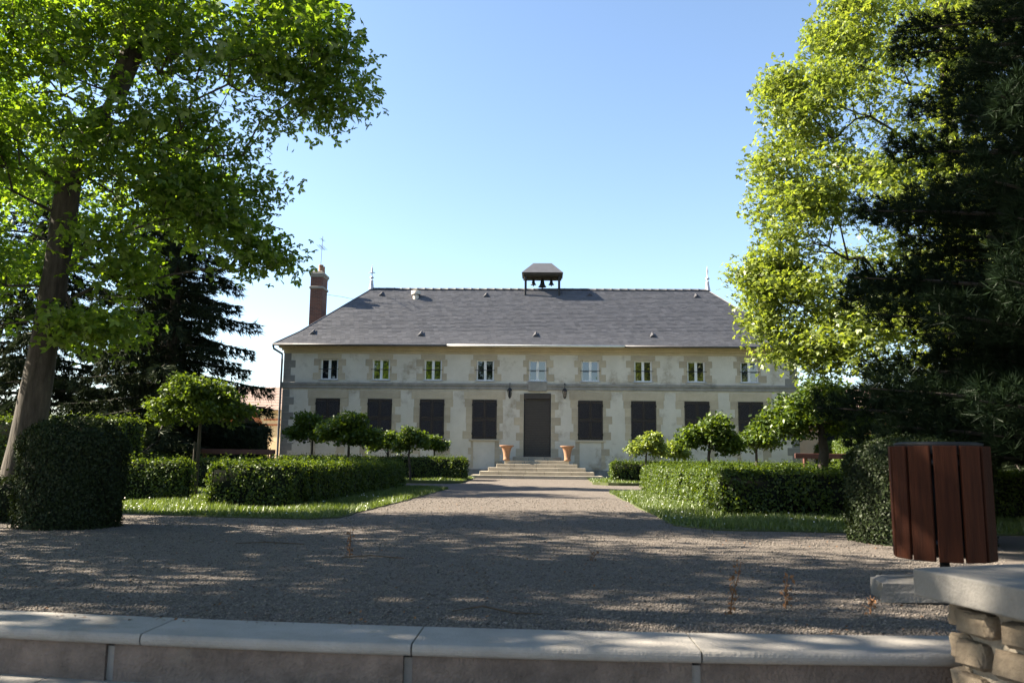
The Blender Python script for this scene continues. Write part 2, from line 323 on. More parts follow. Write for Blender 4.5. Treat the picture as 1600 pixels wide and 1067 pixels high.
# ------------------------------------------------------------------ slatted bin
root = empty('litter_bin', (2.62, 5.62, .15)); tag(root, 'cylindrical litter bin of brown wooden slats with dark top ring', 'bin')
sb = MB(); sb.bbox(-.068, .068, -.011, .011, .13, .845, .004); sm = None
for k in range(12):
    a = 2 * math.pi * (k + .42) / 12; p = (.285 * math.sin(a), -.285 * math.cos(a), 0)
    if sm is None: o = sb.build('slat', 'wood_slat', root, p, (0, 0, a)); sm = o.data
    else: inst(sm, 'slat', root, p, None, (0, 0, a))
b = MB(); b.lathe([(.262, .80), (.262, .85), (.268, .862), (.235, .87), (.20, .865), (.20, .80)], n=32); b.build('top_ring', 'black_plastic', root)
for z in (.22, .72): b = MB(); b.lathe([(.262, z), (.272, z), (.272, z + .04), (.262, z + .04), (.262, z)], n=32); b.build('hoop', 'iron', root)
b = MB(); b.lathe([(0, .145), (.215, .15), (.225, .79), (.215, .79), (.205, .17), (0, .16)], n=24); b.build('liner', 'black_plastic', root)
b = MB(); b.lathe([(.09, 0), (.09, .015), (.03, .03), (.03, .16), (0, .16)], n=16); b.build('pedestal', 'iron', root)
# ------------------------------------------------------------------ the manor house
HX, HY = -.135, 37.7
house = empty('manor_house', (HX, HY, 0)); tag(house, 'long two storey manor with slate hipped roof and closed dark shutters', 'house')
W, DP = 11.68, 8.6
wx = [-9.565 + 2.391 * i for i in range(9)]
ops = [(x - .4, x + .4, 4.48, 5.42) for x in wx] + [(x - .56, x + .56, 1.83, 3.61) for i, x in enumerate(wx) if i != 4] + [(-.615, .615, 1.06, 3.92)]
X = sorted({-W, W, *[o[0] for o in ops], *[o[1] for o in ops]}); Z = sorted({0., 6.0, *[o[2] for o in ops], *[o[3] for o in ops]})
b = MB()
for x0, x1 in zip(X[:-1], X[1:]):
    for z0, z1 in zip(Z[:-1], Z[1:]):
        cx, cz = (x0 + x1) / 2, (z0 + z1) / 2
        if any(o[0] < cx < o[1] and o[2] < cz < o[3] for o in ops): continue
        b.add([(x0, 0, z0), (x1, 0, z0), (x1, 0, z1), (x0, 0, z1)], [(0, 1, 2, 3)])
for x0, x1, z0, z1 in ops:
    b.add([(x0, 0, z0), (x1, 0, z0), (x1, 0, z1), (x0, 0, z1), (x0, .3, z0), (x1, .3, z0), (x1, .3, z1), (x0, .3, z1)], [(0, 4, 5, 1), (1, 5, 6, 2), (2, 6, 7, 3), (3, 7, 4, 0), (4, 7, 6, 5)])
b.add([(-W, 0, 0), (-W, DP, 0), (-W, DP, 6), (-W, 0, 6), (W, 0, 0), (W, DP, 0), (W, DP, 6), (W, 0, 6)], [(0, 3, 2, 1), (4, 5, 6, 7), (1, 2, 6, 5)])
b.build('wall', 'plaster', house)
qm = {}
def quoin(x0, x1, z0, z1, m='stone_tan', pr=.014):
    key = (round(x1 - x0, 2), round(z1 - z0, 3), m, pr)
    if key not in qm:
        q = MB(); hw, hh = (x1 - x0) / 2 - .004, (z1 - z0) / 2 - .004; q.bbox(-hw, hw, -pr, .04, -hh, hh, .006); o = q.build('quoin_stone', m, house); qm[key] = o.data
    else: o = inst(qm[key], 'quoin_stone', house)
    o.location = ((x0 + x1) / 2, 0, (z0 + z1) / 2)
for i, x in enumerate(wx):
    quoin(x - .56, x + .56, 5.43, 5.66)
    for s in (-1, 1):
        for k in range(3):
            wd = (.30, .16, .32)[k]; z0 = 4.47 + k * .32; wd += random.choice((-.06, 0, .05)); a, c = sorted((x + s * .405, x + s * (.405 + wd))); quoin(a, c, z0, z0 + .32)
    b = MB(); b.bbox(-.46, .46, -.05, .12, -.045, .0, .008); b.build('window_sill', 'pale_zinc', house, (x, 0, 4.478))
    if i == 4: continue
    quoin(x - .95, x + .95, 3.62, 4.0)
    for s in (-1, 1):
        for k in range(5):
            wd = (.36, .20, .36, .22, .34)[k]; z0 = 1.84 + k * .356; wd += random.choice((-.08, 0, .06)); a, c = sorted((x + s * .565, x + s * (.565 + wd))); quoin(a, c, z0, z0 + .356)
        for k in range(4):
            wd = (.30, .18, .32, .2)[k]; z0 = .55 + k * .30; wd += random.choice((-.08, 0, .06)); a, c = sorted((x + s * .48, x + s * (.48 + wd))); quoin(a, c, z0, z0 + .30)
    b = MB(); b.bbox(-.68, .68, -.06, .1, -.09, 0, .01); b.build('window_sill', 'stone_tan', house, (x, 0, 1.828))
for s in (-1, 1):
    for k in range(8):
        wd = (.34, .18)[k % 2] + (.1 if k == 4 else 0); z0 = 1.08 + k * .35; a, c = sorted((s * .62, s * (.62 + wd))); quoin(a, c, z0, z0 + .35)
    for k in range(14):
        z0 = .55 + k * .345 + (.32 if k >= 10 else 0); wd = (.55, .34)[k % 2]; a, c = sorted((s * (W - wd), s * (W + .01))); quoin(a, c, z0, z0 + .345, 'stone_grey')
def band(name, z0, z1, pr, m, x0=-W - .015, x1=W + .015):
    b = MB(); b.bbox(x0 - pr, x1 + pr, -pr, .05, z0, z1, .008); return b.build(name, m, house)
band('plinth', 0, .5, .03, 'stone_grey'); band('string_course', 4.06, 4.22, .045, 'stone_grey'); band('string_course', 4.222, 4.34, .075, 'stone_grey')
band('frieze', 5.67, 5.80, .018, 'cornice_stone'); band('cornice', 5.802, 5.90, .09, 'cornice_stone'); band('cornice', 5.902, 6.03, .20, 'cornice_stone')
b = MB(); b.bbox(-.42, .42, -.10, .05, 4.0, 4.40, .01); b.build('keystone', 'stone_grey', house)
# windows upstairs
fr = MB(); fr.bbox(-.395, .395, 0, .06, -.465, -.42, .004); fr.bbox(-.395, .395, 0, .06, .42, .465, .004)
for x0, x1 in ((-.395, -.335), (-.06, .06), (.335, .395)): fr.bbox(x0, x1, 0, .06, -.42, .42, .004)
pn = MB(); pn.box(-.138, .138, 0, .012, -.42, .42); fm = pm = gm = None
gr_ = MB(); gr_.tube([(-.46, 0, 0), (.46, 0, 0)], .014, 8); gr_.tube([(-.44, .0, 0), (-.44, .06, 0)], .012, 6); gr_.tube([(.44, 0, 0), (.44, .06, 0)], .012, 6)
for i, x in enumerate(wx):
    f = fr.build('window', 'white_paint', house, (x, .10, 4.95)) if not fm else inst(fm, 'window', house, (x, .10, 4.95)); fm = f.data
    for s in (-1, 1):
        tl = (random.uniform(-.012, .012), 0, random.uniform(-.02, .02))
        p = pn.build('pane', 'glass', f, (s * .1975, .03, 0), tl) if not pm else inst(pm, 'pane', f, (s * .1975, .03, 0), None, tl); pm = p.data
    g = gr_.build('guard_bar', 'iron', f, (0, -.14, .0)) if not gm else inst(gm, 'guard_bar', f, (0, -.14, .0)); gm = g.data
# shutters downstairs
sh = MB(); sh.bbox(-.275, -.205, 0, .035, -.885, .885, .004); sh.bbox(.205, .275, 0, .035, -.885, .885, .004)
for z0, z1 in ((-.885, -.79), (-.06, .06), (.79, .885)): sh.bbox(-.205, .205, .002, .033, z0, z1, .004)
for z in [(-.77 + .05 * k) for k in range(31)]:
    if -.09 < z < .07: continue
    sh.add([(-.205, .008, z), (.205, .008, z), (.205, .026, z + .05), (-.205, .026, z + .05)], [(0, 1, 2, 3)])
hg = MB(); hg.bbox(-.03, .05, -.006, .006, -.03, .03, .002); hg.tube([(-.03, 0, -.05), (-.03, 0, .05)], .012, 8); shm = hgm = None
for i, x in enumerate(wx):
    if i == 4: continue
    for s in (-1, 1):
        o = sh.build('shutter', 'shutter_paint', house, (x + s * .279, -.022, 2.72)) if not shm else inst(shm, 'shutter', house, (x + s * .279, -.022, 2.72)); shm = o.data
        for z in (-.65, .65):
            h = hg.build('hinge', 'iron', o, (s * .25, -.006, z), (0, 0, 0 if s < 0 else math.pi)) if not hgm else inst(hgm, 'hinge', o, (s * .25, -.006, z), None, (0, 0, 0 if s < 0 else math.pi)); hgm = h.data
# door
door = MB()
for k in range(33): door.bbox(-.575, .575, .05, .075, 1.07 + k * .078, 1.07 + k * .078 + .0765, .004)
door = door.build('door', 'door_paint', house)
b = MB(); b.bbox(-.61, .61, -.03, .2, 3.655, 3.915, .01); b.build('shutter_box', 'door_paint', door)
for s in (-1, 1): b = MB(); b.bbox(s * .594 - .019, s * .594 + .019, .01, .09, 1.065, 3.65, .004); b.build('guide_rail', 'iron', door)
# roof
EZ, RZ, RX, RY, OV = 6.05, 9.60, 8.62, 4.3, .42
prof = [(-OV, EZ), (.75, 6.80), (RY, RZ)]
def hipx(y):        # half length of the roof at depth y of the front slope
    t = (y + OV) / (RY + OV); return (W + OV) * (1 - t) + RX * t
b = MB(); vs = []
for y, z in prof[:2]:
    hx = hipx(y); vs += [(-hx, y, z), (hx, y, z), (hx, 2 * RY - y, z), (-hx, 2 * RY - y, z)]
vs += [(-RX, RY, RZ), (RX, RY, RZ)]
b.add(vs, [(0, 1, 5, 4), (4, 5, 9, 8), (1, 2, 6, 5), (5, 6, 9), (2, 3, 7, 6), (6, 7, 8, 9), (3, 0, 4, 7), (7, 4, 8), (0, 3, 2, 1)])
roof = b.build('roof', 'slate_base', house)
def ry(s):          # point on the front profile at slope length s
    for (y0, z0), (y1, z1) in zip(prof[:-1], prof[1:]):
        L = math.hypot(y1 - y0, z1 - z0)
        if s <= L or (y1, z1) == prof[-1]: t = s / L; return y0 + (y1 - y0) * t, z0 + (z1 - z0) * t, (-(z1 - z0) / L, (y1 - y0) / L)
        s -= L
TOT = sum(math.hypot(b_[0] - a_[0], b_[1] - a_[1]) for a_, b_ in zip(prof[:-1], prof[1:]))
Vs = []; Fs = []; ex = .135; row = 0; s = 0.0
while s < TOT - .05:
    y0, z0, nv = ry(s); y1, z1, nv1 = ry(min(s + ex * 1.08, TOT - .001)); h0, h1 = hipx(y0), hipx(y1); x = -h0 + (row % 2) * -.11
    while x < h0:
        a0, a1 = max(x, -h0), min(x + .22, h0); t0, t1 = max(x, -h1), min(x + .22, h1)
        if a1 - a0 > .01 and t1 - t0 > .003:
            e0, e1 = .008 + random.uniform(0, .003), .004; dz = random.uniform(-.004, .004); k = len(Vs); g = .002
            Vs += [(a0 + g, y0 + nv[0] * e0 + dz * .6, z0 + nv[1] * e0 + dz * .4), (a1 - g, y0 + nv[0] * e0 + dz * .6, z0 + nv[1] * e0 + dz * .4), (t1 - g, y1 + nv1[0] * e1, z1 + nv1[1] * e1), (t0 + g, y1 + nv1[0] * e1, z1 + nv1[1] * e1), (a0 + g, y0, z0), (a1 - g, y0, z0)]
            Fs += [(k, k + 1, k + 2, k + 3), (k + 4, k + 5, k + 1, k)]
        x += .22
    s += ex; row += 1
me = np_mesh('slates', np.array(Vs), [(np.array(Fs), 0)]); me.materials.append(M['slate']); o = inst(me, 'slates', roof); o['kind'] = 'stuff'
rt_ = MB(); n_ = 8
prof_t = [(math.cos(math.pi * k / 6) * .12, math.sin(math.pi * k / 6) * .085) for k in range(7)]
rt_.add([(x, p, q) for x, sc_ in ((0, 1.0), (.34, 1.0), (.345, 1.07), (.40, 1.07)) for p, q in [(u * sc_, v * sc_) for u, v in prof_t]], [(i * 7 + k, i * 7 + k + 1, (i + 1) * 7 + k + 1, (i + 1) * 7 + k) for i in range(3) for k in range(6)], True)
rm = None; k = 0; x = -RX
while x < RX - .3:
    o = rt_.build('ridge_tile', 'slate_base', roof, (x, RY, RZ - .02)) if not rm else inst(rm, 'ridge_tile', roof, (x, RY, RZ - .02 + random.uniform(-.006, .006))); rm = o.data; x += .40
for sx in (-1, 1):
    for (y0, z0), (y1, z1) in (((-OV, EZ), (.75, 6.80)), ((.75, 6.8), (RY, RZ))):
        b = MB(); b.tube([(sx * hipx(y0), y0, z0 + .01), (sx * hipx(y1), y1, z1 + .01)], .028, 6); b.build('hip_flashing', 'zinc', roof)
    # finials
    b = MB(); c = (sx * (RX + .02), RY, RZ - .03)
    b.lathe([(.15, 0), (.12, .12), (.075, .42), (.085, .44), (.085, .48), (.03, .5), (.03, .55), (.10, .6), (.11, .64), (.04, .70), (.025, .74), (.03, .86), (.045, .98), (.05, 1.05), (.02, 1.2), (.004, 1.32)], c, 14)
    if sx < 0: b.tube([(c[0] - .17, c[1], c[2] + .86), (c[0] - .1, c[1], c[2] + .9), (c[0], c[1], c[2] + .88), (c[0] + .1, c[1], c[2] + .9), (c[0] + .17, c[1], c[2] + .86)], [.012, .03, .035, .03, .012], 6)
    b.build('finial', 'pale_zinc', roof)
vent = MB(); vent.add([(-.16, 0, 0), (.16, 0, 0), (0, .0, .13), (-.02, .38, .30), (.02, .38, .30)], [(0, 2, 3), (2, 1, 4), (2, 4, 3)]); vm = None
vent.add([(-.14, .01, .0), (.14, .01, 0), (0, .01, .12)], [(0, 1, 2)])
def on_roof(x, z):
    y = .75 + (z - 6.8) / (RZ - 6.8) * (RY - .75) if z > 6.8 else -OV + (z - EZ) / (6.8 - EZ) * (.75 + OV); return (x, y, z)
for x, z in ((-8.0, 9.1), (-2.65, 9.05), (2.6, 9.15), (7.95, 9.05), (-10.55, 6.62), (-5.45, 6.55), (-.1, 6.55), (5.3, 6.55)):
    p = on_roof(x, z); o = vent.build('roof_vent', 'slate_base', roof, (p[0], p[1] - .02, p[2] + .02)) if not vm else inst(vm, 'roof_vent', roof, (p[0], p[1] - .02, p[2] + .02)); vm = o.data
p = on_roof(-6.2, 8.98); b = MB(); b.lathe([(.15, -.12), (.15, .12), (.13, .16)], n=16); b.lathe([(.24, .17), (.24, .34), (.20, .36), (0, .37)], n=16); b.lathe([(0, .165), (.24, .17)], n=16); b.build('roof_ventilator', 'clay_pot', roof, p)
# gutter in three lengths, downpipe
for x0, x1, m, dy in ((-W - OV, -4.1, 'zinc', 0), (-4.1, 3.9, 'white_paint', -.01), (3.9, W + OV, 'zinc', 0)):
    b = MB(); b.add([(x, -OV - .06 + .075 * math.cos(t) + dy, EZ - .0 + .085 * math.sin(t)) for x in (x0, x1) for t in [R(q) for q in range(180, 361, 30)]], [(k, k + 1, 8 + k, 7 + k) for k in range(6)], True); o = b.build('gutter', m, house); sm_ = o.modifiers.new('s', 'SOLIDIFY'); sm_.thickness = .012
b = MB(); b.tube([(-W - OV + .03, -OV - .05, EZ - .08), (-W - OV + .05, -OV + .0, EZ - .22), (-W - .07, -.1, EZ - .42), (-W - .07, -.08, EZ - .7), (-W - .07, -.08, .05)], .05, 10); b.build('downpipe', 'zinc', house)
# chimneys
def chimney(cx, cy, w, d, z0, z1, pots):
    b = MB(); b.bbox(-w / 2, w / 2, -d / 2, d / 2, z0, z1 - .42, .008); ch = b.build('chimney', 'chimney_brick', house, (cx, cy, 0))
    b = MB(); b.bbox(-w / 2 - .05, w / 2 + .05, -d / 2 - .05, d / 2 + .05, z1 - 1.02, z1 - .90, .015); b.build('chimney_band', 'stone_grey', ch)
    b = MB(); b.bbox(-w / 2 - .03, w / 2 + .03, -d / 2 - .03, d / 2 + .03, z1 - .42, z1 - .34, .01); b.bbox(-w / 2 - .07, w / 2 + .07, -d / 2 - .07, d / 2 + .07, z1 - .338, z1 - .2, .02); b.bbox(-w / 2 + .02, w / 2 - .02, -d / 2 + .02, d / 2 - .02, z1 - .199, z1 - .1, .04); b.build('chimney_cap', 'stone_grey', ch)
    for px, py in pots: b = MB(); b.lathe([(.13, z1 - .1), (.12, z1 + .05), (.11, z1 + .2), (.125, z1 + .22), (.12, z1 + .25), (.08, z1 + .24), (.08, z1)], (px, py, 0), 14); b.build('chimney_pot', 'terracotta', ch)
    return ch
chimney(-11.13, 3.35, .62, .95, 5.5, 10.33, [(.1, .2), (.12, -.2)])
chimney(11.62, 4.3, .56, 1.0, 5.5, 10.45, [(0, 0)])
# ---- belfry, bells, aerial, cable, lanterns, urns, steps
bz = RZ - .06; root = empty('belfry', (HX + .2, HY + RY, bz)); tag(root, 'small open belfry with dark hipped canopy on the roof ridge', 'belfry')
for x in (-.86, .86):
    for y in (-.5, .5): b = MB(); b.bbox(x - .05, x + .05, y - .05, y + .05, -.45, .67, .006); b.build('post', 'iron', root)
b = MB(); b.bbox(-.99, .99, -.68, .68, .67, .79, .01); b.build('eave_board', 'bark_dark', root)
b = MB(); b.add([(-1.05, -.76, .792), (1.05, -.76, .792), (1.05, .76, .792), (-1.05, .76, .792), (-.47, -.12, 1.42), (.47, -.12, 1.42), (.47, .12, 1.42), (-.47, .12, 1.42)], [(0, 1, 5, 4), (1, 2, 6, 5), (2, 3, 7, 6), (3, 0, 4, 7), (4, 5, 6, 7), (3, 2, 1, 0)]); b.build('canopy', 'slate', root)
b = MB(); b.bbox(-.85, .85, -.06, .06, .61, .669, .006); b.build('bell_beam', 'bark_dark', root)
for k, (x, s, lab) in enumerate(((-.46, .8, 'small dark bell under the belfry canopy, on the chimney aerial side of the big bell'), (0, 1.12, 'big dark bell in the middle of the belfry'), (.46, .8, 'small dark bell under the belfry canopy, on the leafy maple side of the big bell'))):
    b = MB(); b.lathe([(q * s, z * s) for q, z in ((.04, .0), (.07, -.02), (.085, -.10), (.10, -.2), (.135, -.29), (.19, -.35), (.185, -.365), (.12, -.33), (.0, -.1))], n=20); b.tube([(0, 0, .06), (0, 0, -.0)], .02, 6)
    r_ = empty('bell', (HX + .2 + x, HY + RY - .0, bz + .60)); tag(r_, lab, 'bell', 'bells in the belfry'); b.build('bell_body', 'bronze', r_)
    b = MB(); b.tube([(0, 0, -.1), (0, 0, -.42 * s)], .012, 6); b.tube([(0, 0, -.40 * s), (0, 0, -.46 * s)], .03, 8); b.build('clapper', 'iron', r_)
root = empty('aerial', (HX - 11.1, HY + 3.35, 10.2)); tag(root, 'thin television aerial mast standing on the brick chimney', 'aerial')
b = MB(); b.tube([(0, 0, 0), (.05, 0, 1.95)], .014, 6); b.build('mast', 'zinc', root)
b = MB(); b.tube([(.04, -.5, 1.35), (.04, .5, 1.35)], .012, 6)
for y in (-.45, -.3, -.15, 0, .15, .3, .45): b.tube([(-.14, y, 1.35), (.22, y, 1.35)], .006, 5)
b.tube([(.045, -.3, 1.75), (.045, .3, 1.75)], .01, 6)
for y in (-.25, 0, .25): b.tube([(-.06, y, 1.75), (.15, y, 1.75)], .006, 5)
b.build('antenna_rods', 'zinc', root)
b = MB(); b.tube([(-10.85, 3.35, 9.12), (-9.9, 3.3, 8.98), (-9.2, 3.25, 8.82)], .009, 5); tag(b.build('cable', 'iron', None, (HX, HY, 0)), 'thin cable strung from the chimney to the slate roof', 'cable')
for x, lab in ((-1.25, 'black iron wall lantern on the door side nearer the brick chimney with aerial'), (1.23, 'black iron wall lantern on the door side nearer the leafy maple')):
    root = empty('wall_lantern', (HX + x, HY, 3.95)); tag(root, lab, 'lantern', 'lanterns either side of the door')
    b = MB(); b.bbox(-.03, .03, -.02, 0, -.05, .42, .004); b.tube([(0, -.01, .36), (0, -.12, .42), (0, -.2, .36), (0, -.2, .2)], .012, 6); b.tube([(0, -.01, .1), (0, -.15, .16), (0, -.2, .2)], .01, 6); b.build('bracket', 'iron', root)
    b = MB(); b.lathe([(.0, .2), (.05, .18), (.12, .06), (.125, .05), (.0, .055)], (0, -.2, 0), 6, False); b.lathe([(.0, -.3), (.03, -.28), (.05, -.24), (.065, -.23), (.0, -.225)], (0, -.2, 0), 6, False)
    for q in range(6): a = q * math.pi / 3; b.tube([(.105 * math.cos(a), -.2 + .105 * math.sin(a), .055), (.055 * math.cos(a), -.2 + .055 * math.sin(a), -.23)], .008, 4)
    b.build('cage', 'iron', root); b = MB(); b.lathe([(.10, .05), (.05, -.225)], (0, -.2, 0), 6, False); b.build('lamp_glass', 'glass', root)
for k in range(6):
    if k == 0: steps = empty('entrance_steps', (HX, HY, 0)); tag(steps, 'pyramid of six pale stone steps leading up to the door', 'steps')
    hw, d = 2.74 - .335 * k, 2.75 - .36 * k; ns = (5, 5, 4, 4, 3, 3)[k]; off = random.uniform(-.2, .2)
    cuts = [-hw] + [-hw + 2 * hw * j / ns + off * (j % 2) for j in range(1, ns)] + [hw]
    for x0, x1 in zip(cuts[:-1], cuts[1:]): b = MB(); b.bbox(x0 + .003, x1 - .003, -d, -.01, .13 + .155 * k - .01, .13 + .155 * (k + 1) - .004, .01); b.build('step_slab', 'step_stone', steps)
for x, y, z, lab in ((-1.32, -1.25, .901, 'terracotta urn on the steps, on the brick chimney and aerial side'), (1.32, -1.25, .901, 'terracotta urn on the steps, on the leafy maple side')):
    root = empty('terracotta_urn', (HX + x, HY + y, z)); tag(root, lab, 'urn', 'urns flanking the door')
    b = MB(); b.lathe([(.0, 0), (.15, 0), (.15, .06), (.13, .08), (.14, .22), (.165, .38), (.2, .5), (.25, .57), (.31, .6), (.315, .64), (.28, .645), (.22, .6), (.0, .56)], n=24); b.build('urn_body', 'terracotta', root)
    b = MB(); b.lathe([(.0, .575), (.22, .585)], n=16); b.build('urn_soil', 'bark_dark', root)
# ------------------------------------------------------------------ outbuildings
def outbuilding(loc, rz, L0, L1, arch_x, lab):
    root = empty('outbuilding', loc, rz); tag(root, lab, 'building'); ax, r_ = arch_x, 1.0; b = MB(); spring = 2.35
    arc = [(ax + r_ * math.cos(t), spring + r_ * math.sin(t)) for t in [math.pi * k / 16 for k in range(17)]]
    # wall with an arched opening: left field, right field, field above
    b.add([(L0, 0, 0), (ax - r_, 0, 0), (ax - r_, 0, spring), (ax - r_, 0, 3.55), (L0, 0, 3.55)], [(0, 1, 2, 3, 4)])
    b.add([(ax + r_, 0, 0), (L1, 0, 0), (L1, 0, 3.55), (ax + r_, 0, 3.55), (ax + r_, 0, spring)], [(0, 1, 2, 3, 4)])
    for (x0, z0), (x1, z1) in zip(arc[:-1], arc[1:]): b.add([(x0, 0, z0), (x1, 0, z1), (x1, 0, 3.55), (x0, 0, 3.55)], [(0, 3, 2, 1)])
    b.add([(L0, 0, 0), (L0, 6, 0), (L0, 6, 3.55), (L0, 3, 4.95), (L0, 0, 3.55), (L1, 0, 0), (L1, 6, 0), (L1, 6, 3.55), (L1, 3, 4.95), (L1, 0, 3.55)], [(0, 1, 2, 3, 4), (9, 8, 7, 6, 5), (1, 6, 7, 2)])
    b.build('wall', 'render_cream', root)
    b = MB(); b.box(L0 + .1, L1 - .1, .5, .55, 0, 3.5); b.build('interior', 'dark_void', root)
    for t0, t1 in zip([math.pi * k / 13 for k in range(13)], [math.pi * (k + 1) / 13 for k in range(13)]):
        b = MB(); g = .012; b.add([(ax + q * math.cos(t), yy_, spring + q * math.sin(t)) for yy_ in (-.03, .3) for q, t in ((r_, t0 + g), (r_ + .34, t0 + g), (r_ + .34, t1 - g), (r_, t1 - g))], [(0, 1, 2, 3), (4, 7, 6, 5), (0, 4, 5, 1), (1, 5, 6, 2), (2, 6, 7, 3), (3, 7, 4, 0)]); b.build('arch_brick', 'brick_orange', root)
    for s in (-1, 1):
        for k in range(8): b = MB(); x0, x1 = sorted((ax + s * r_, ax + s * (r_ + (.34, .24)[k % 2]))); b.bbox(x0, x1, -.03, .3, k * .293 + .004, k * .293 + .286, .006); b.build('jamb_brick', 'brick_orange', root)
    for z in (2.66, 2.95):
        for x0, x1 in ((L0, ax - r_ - .36), (ax + r_ + .36, L1)): b = MB(); b.bbox(x0, x1, -.035, .05, z, z + .09, .006); b.build('brick_band', 'brick_orange', root)
    b = MB(); T = .0
    for k in range(14):
        t0, t1 = k / 14, (k + 1) / 14; xx = L0 - .1
        while xx < L1 + .1:
            e = .03; b.add([(xx, -.3 + 3.3 * t0, 3.5 + 1.5 * t0 + e), (xx + .28, -.3 + 3.3 * t0, 3.5 + 1.5 * t0 + e), (xx + .28, -.3 + 3.3 * t1, 3.5 + 1.5 * t1), (xx, -.3 + 3.3 * t1, 3.5 + 1.5 * t1)], [(0, 1, 2, 3)]); xx += .285
    o = b.build('roof_tiles', 'tile_roof', root); o['kind'] = 'stuff'
    b = MB(); b.add([(L0 - .1, -.3, 3.48), (L1 + .1, -.3, 3.48), (L1 + .1, 3, 4.97), (L0 - .1, 3, 4.97), (L0 - .1, 6.3, 3.48), (L1 + .1, 6.3, 3.48)], [(0, 1, 2, 3), (3, 2, 5, 4)]); b.build('roof', 'tile_roof', root)
    x = L0 - .1
    while x < L1: b = MB(); b.tube([(x, 3, 4.98), (x + .37, 3, 4.98)], [.11, .13], 8); b.build('ridge_tile', 'tile_roof', root); x += .38
outbuilding((-12.5, 45.2, 0), R(-14), -9, 1.5, -4.3, 'cream outbuilding with tiled roof and brick arch behind the spruce')
outbuilding((13.2, 46, 0), R(-14), -.5, 10, 3.1, 'cream outbuilding with brick arch behind the maple and clipped hedge')
# ------------------------------------------------------------------ rail barriers
def barrier(x0, x1, y, z, lab):
    root = empty('rail_barrier', ((x0 + x1) / 2, y, 0)); tag(root, lab, 'barrier'); h = (x1 - x0) / 2
    b = MB(); b.bbox(-h, h, -.03, .03, z - .08, z + .08, .008); b.build('rail', 'rail_wood', root)
    for x in (-h + .35, h - .12): b = MB(); b.bbox(x - .06, x + .06, .032, .15, 0, z + .05, .01); b.build('post', 'rail_wood', root)
barrier(-11.3, -8.6, 27, 1.07, 'dark red wooden rail barrier beside the house in front of clipped hedge')
barrier(8.1, 10.0, 27, 1.13, 'dark red wooden rail barrier beyond the spreading little tree')
# ------------------------------------------------------------------ foliage helpers
def frames(n, nrm):
    """random orthonormal frames with given unit normals"""
    r = rng.normal(size=(n, 3)); u = np.cross(nrm, r); u /= np.linalg.norm(u, axis=1)[:, None] + 1e-9; return u, np.cross(nrm, u)
KITE = (np.array([(0, 0, 0), (.32, .45, .06), (0, 1, -.05), (-.32, .45, .06)]), np.array([(0, 1, 2), (0, 2, 3)]))
OVAL = (np.array([(0, 0, 0), (.3, .3, .05), (.27, .7, .03), (0, 1, -.06), (-.27, .7, .03), (-.3, .3, .05)]), np.array([(0, 1, 2, 3), (0, 3, 4, 5)]))
def lob(a, L, w): c, s = math.cos(a), math.sin(a); return [(x * c + y * s, -x * s + y * c, z) for x, y, z in ((0, 0, 0), (w, L * .55, .05), (0, L, -.08), (-w, L * .55, .05))]
MAPLE = (np.array(lob(0, 1, .26) + lob(1.05, .85, .24) + lob(-1.05, .85, .24)), np.array([(0, 1, 2, 3), (4, 5, 6, 7), (8, 9, 10, 11)]))
def leaves(C, size, tpl, up=.6, nrm=None, droop=0):
    n = len(C); T, F = tpl
    if nrm is None: nrm = rng.normal(size=(n, 3)); nrm[:, 2] = np.abs(nrm[:, 2]) + up
    else: nrm = nrm + rng.normal(0, .55, (n, 3))
    nrm /= np.linalg.norm(nrm, axis=1)[:, None]; u, v = frames(n, nrm)
    if droop: v[:, 2] -= droop; v /= np.linalg.norm(v, axis=1)[:, None]; u = np.cross(v, nrm); u /= np.linalg.norm(u, axis=1)[:, None] + 1e-9; nrm = np.cross(u, v)
    s = (size if hasattr(size, '__len__') else np.full(n, size)) * rng.uniform(.65, 1.25, n)
    V = C[:, None] + (u[:, None] * T[None, :, :1] + v[:, None] * T[None, :, 1:2] + nrm[:, None] * T[None, :, 2:3]) * s[:, None, None]
    return V.reshape(-1, 3), (F[None] + len(T) * np.arange(n)[:, None, None]).reshape(-1, F.shape[1])
def clump_tips(lobes, per, spread):
    out = []
    for cx, cy, cz, rx, ry_, rz_, n in lobes:
        d = rng.normal(size=(n, 3)); d /= np.linalg.norm(d, axis=1)[:, None]; r = rng.random(n) ** .45
        q = np.array([cx, cy, cz]) + d * r[:, None] * np.array([rx, ry_, rz_])
        if rx > 1.9 and n >= 60: c = q[:n // 9]; q = c[rng.integers(0, len(c), n)] + rng.normal(size=(n, 3)) * np.array([.66, .66, .34])   # boughs in clumps with gaps between
        out.append(q)
    C = np.vstack(out); return C
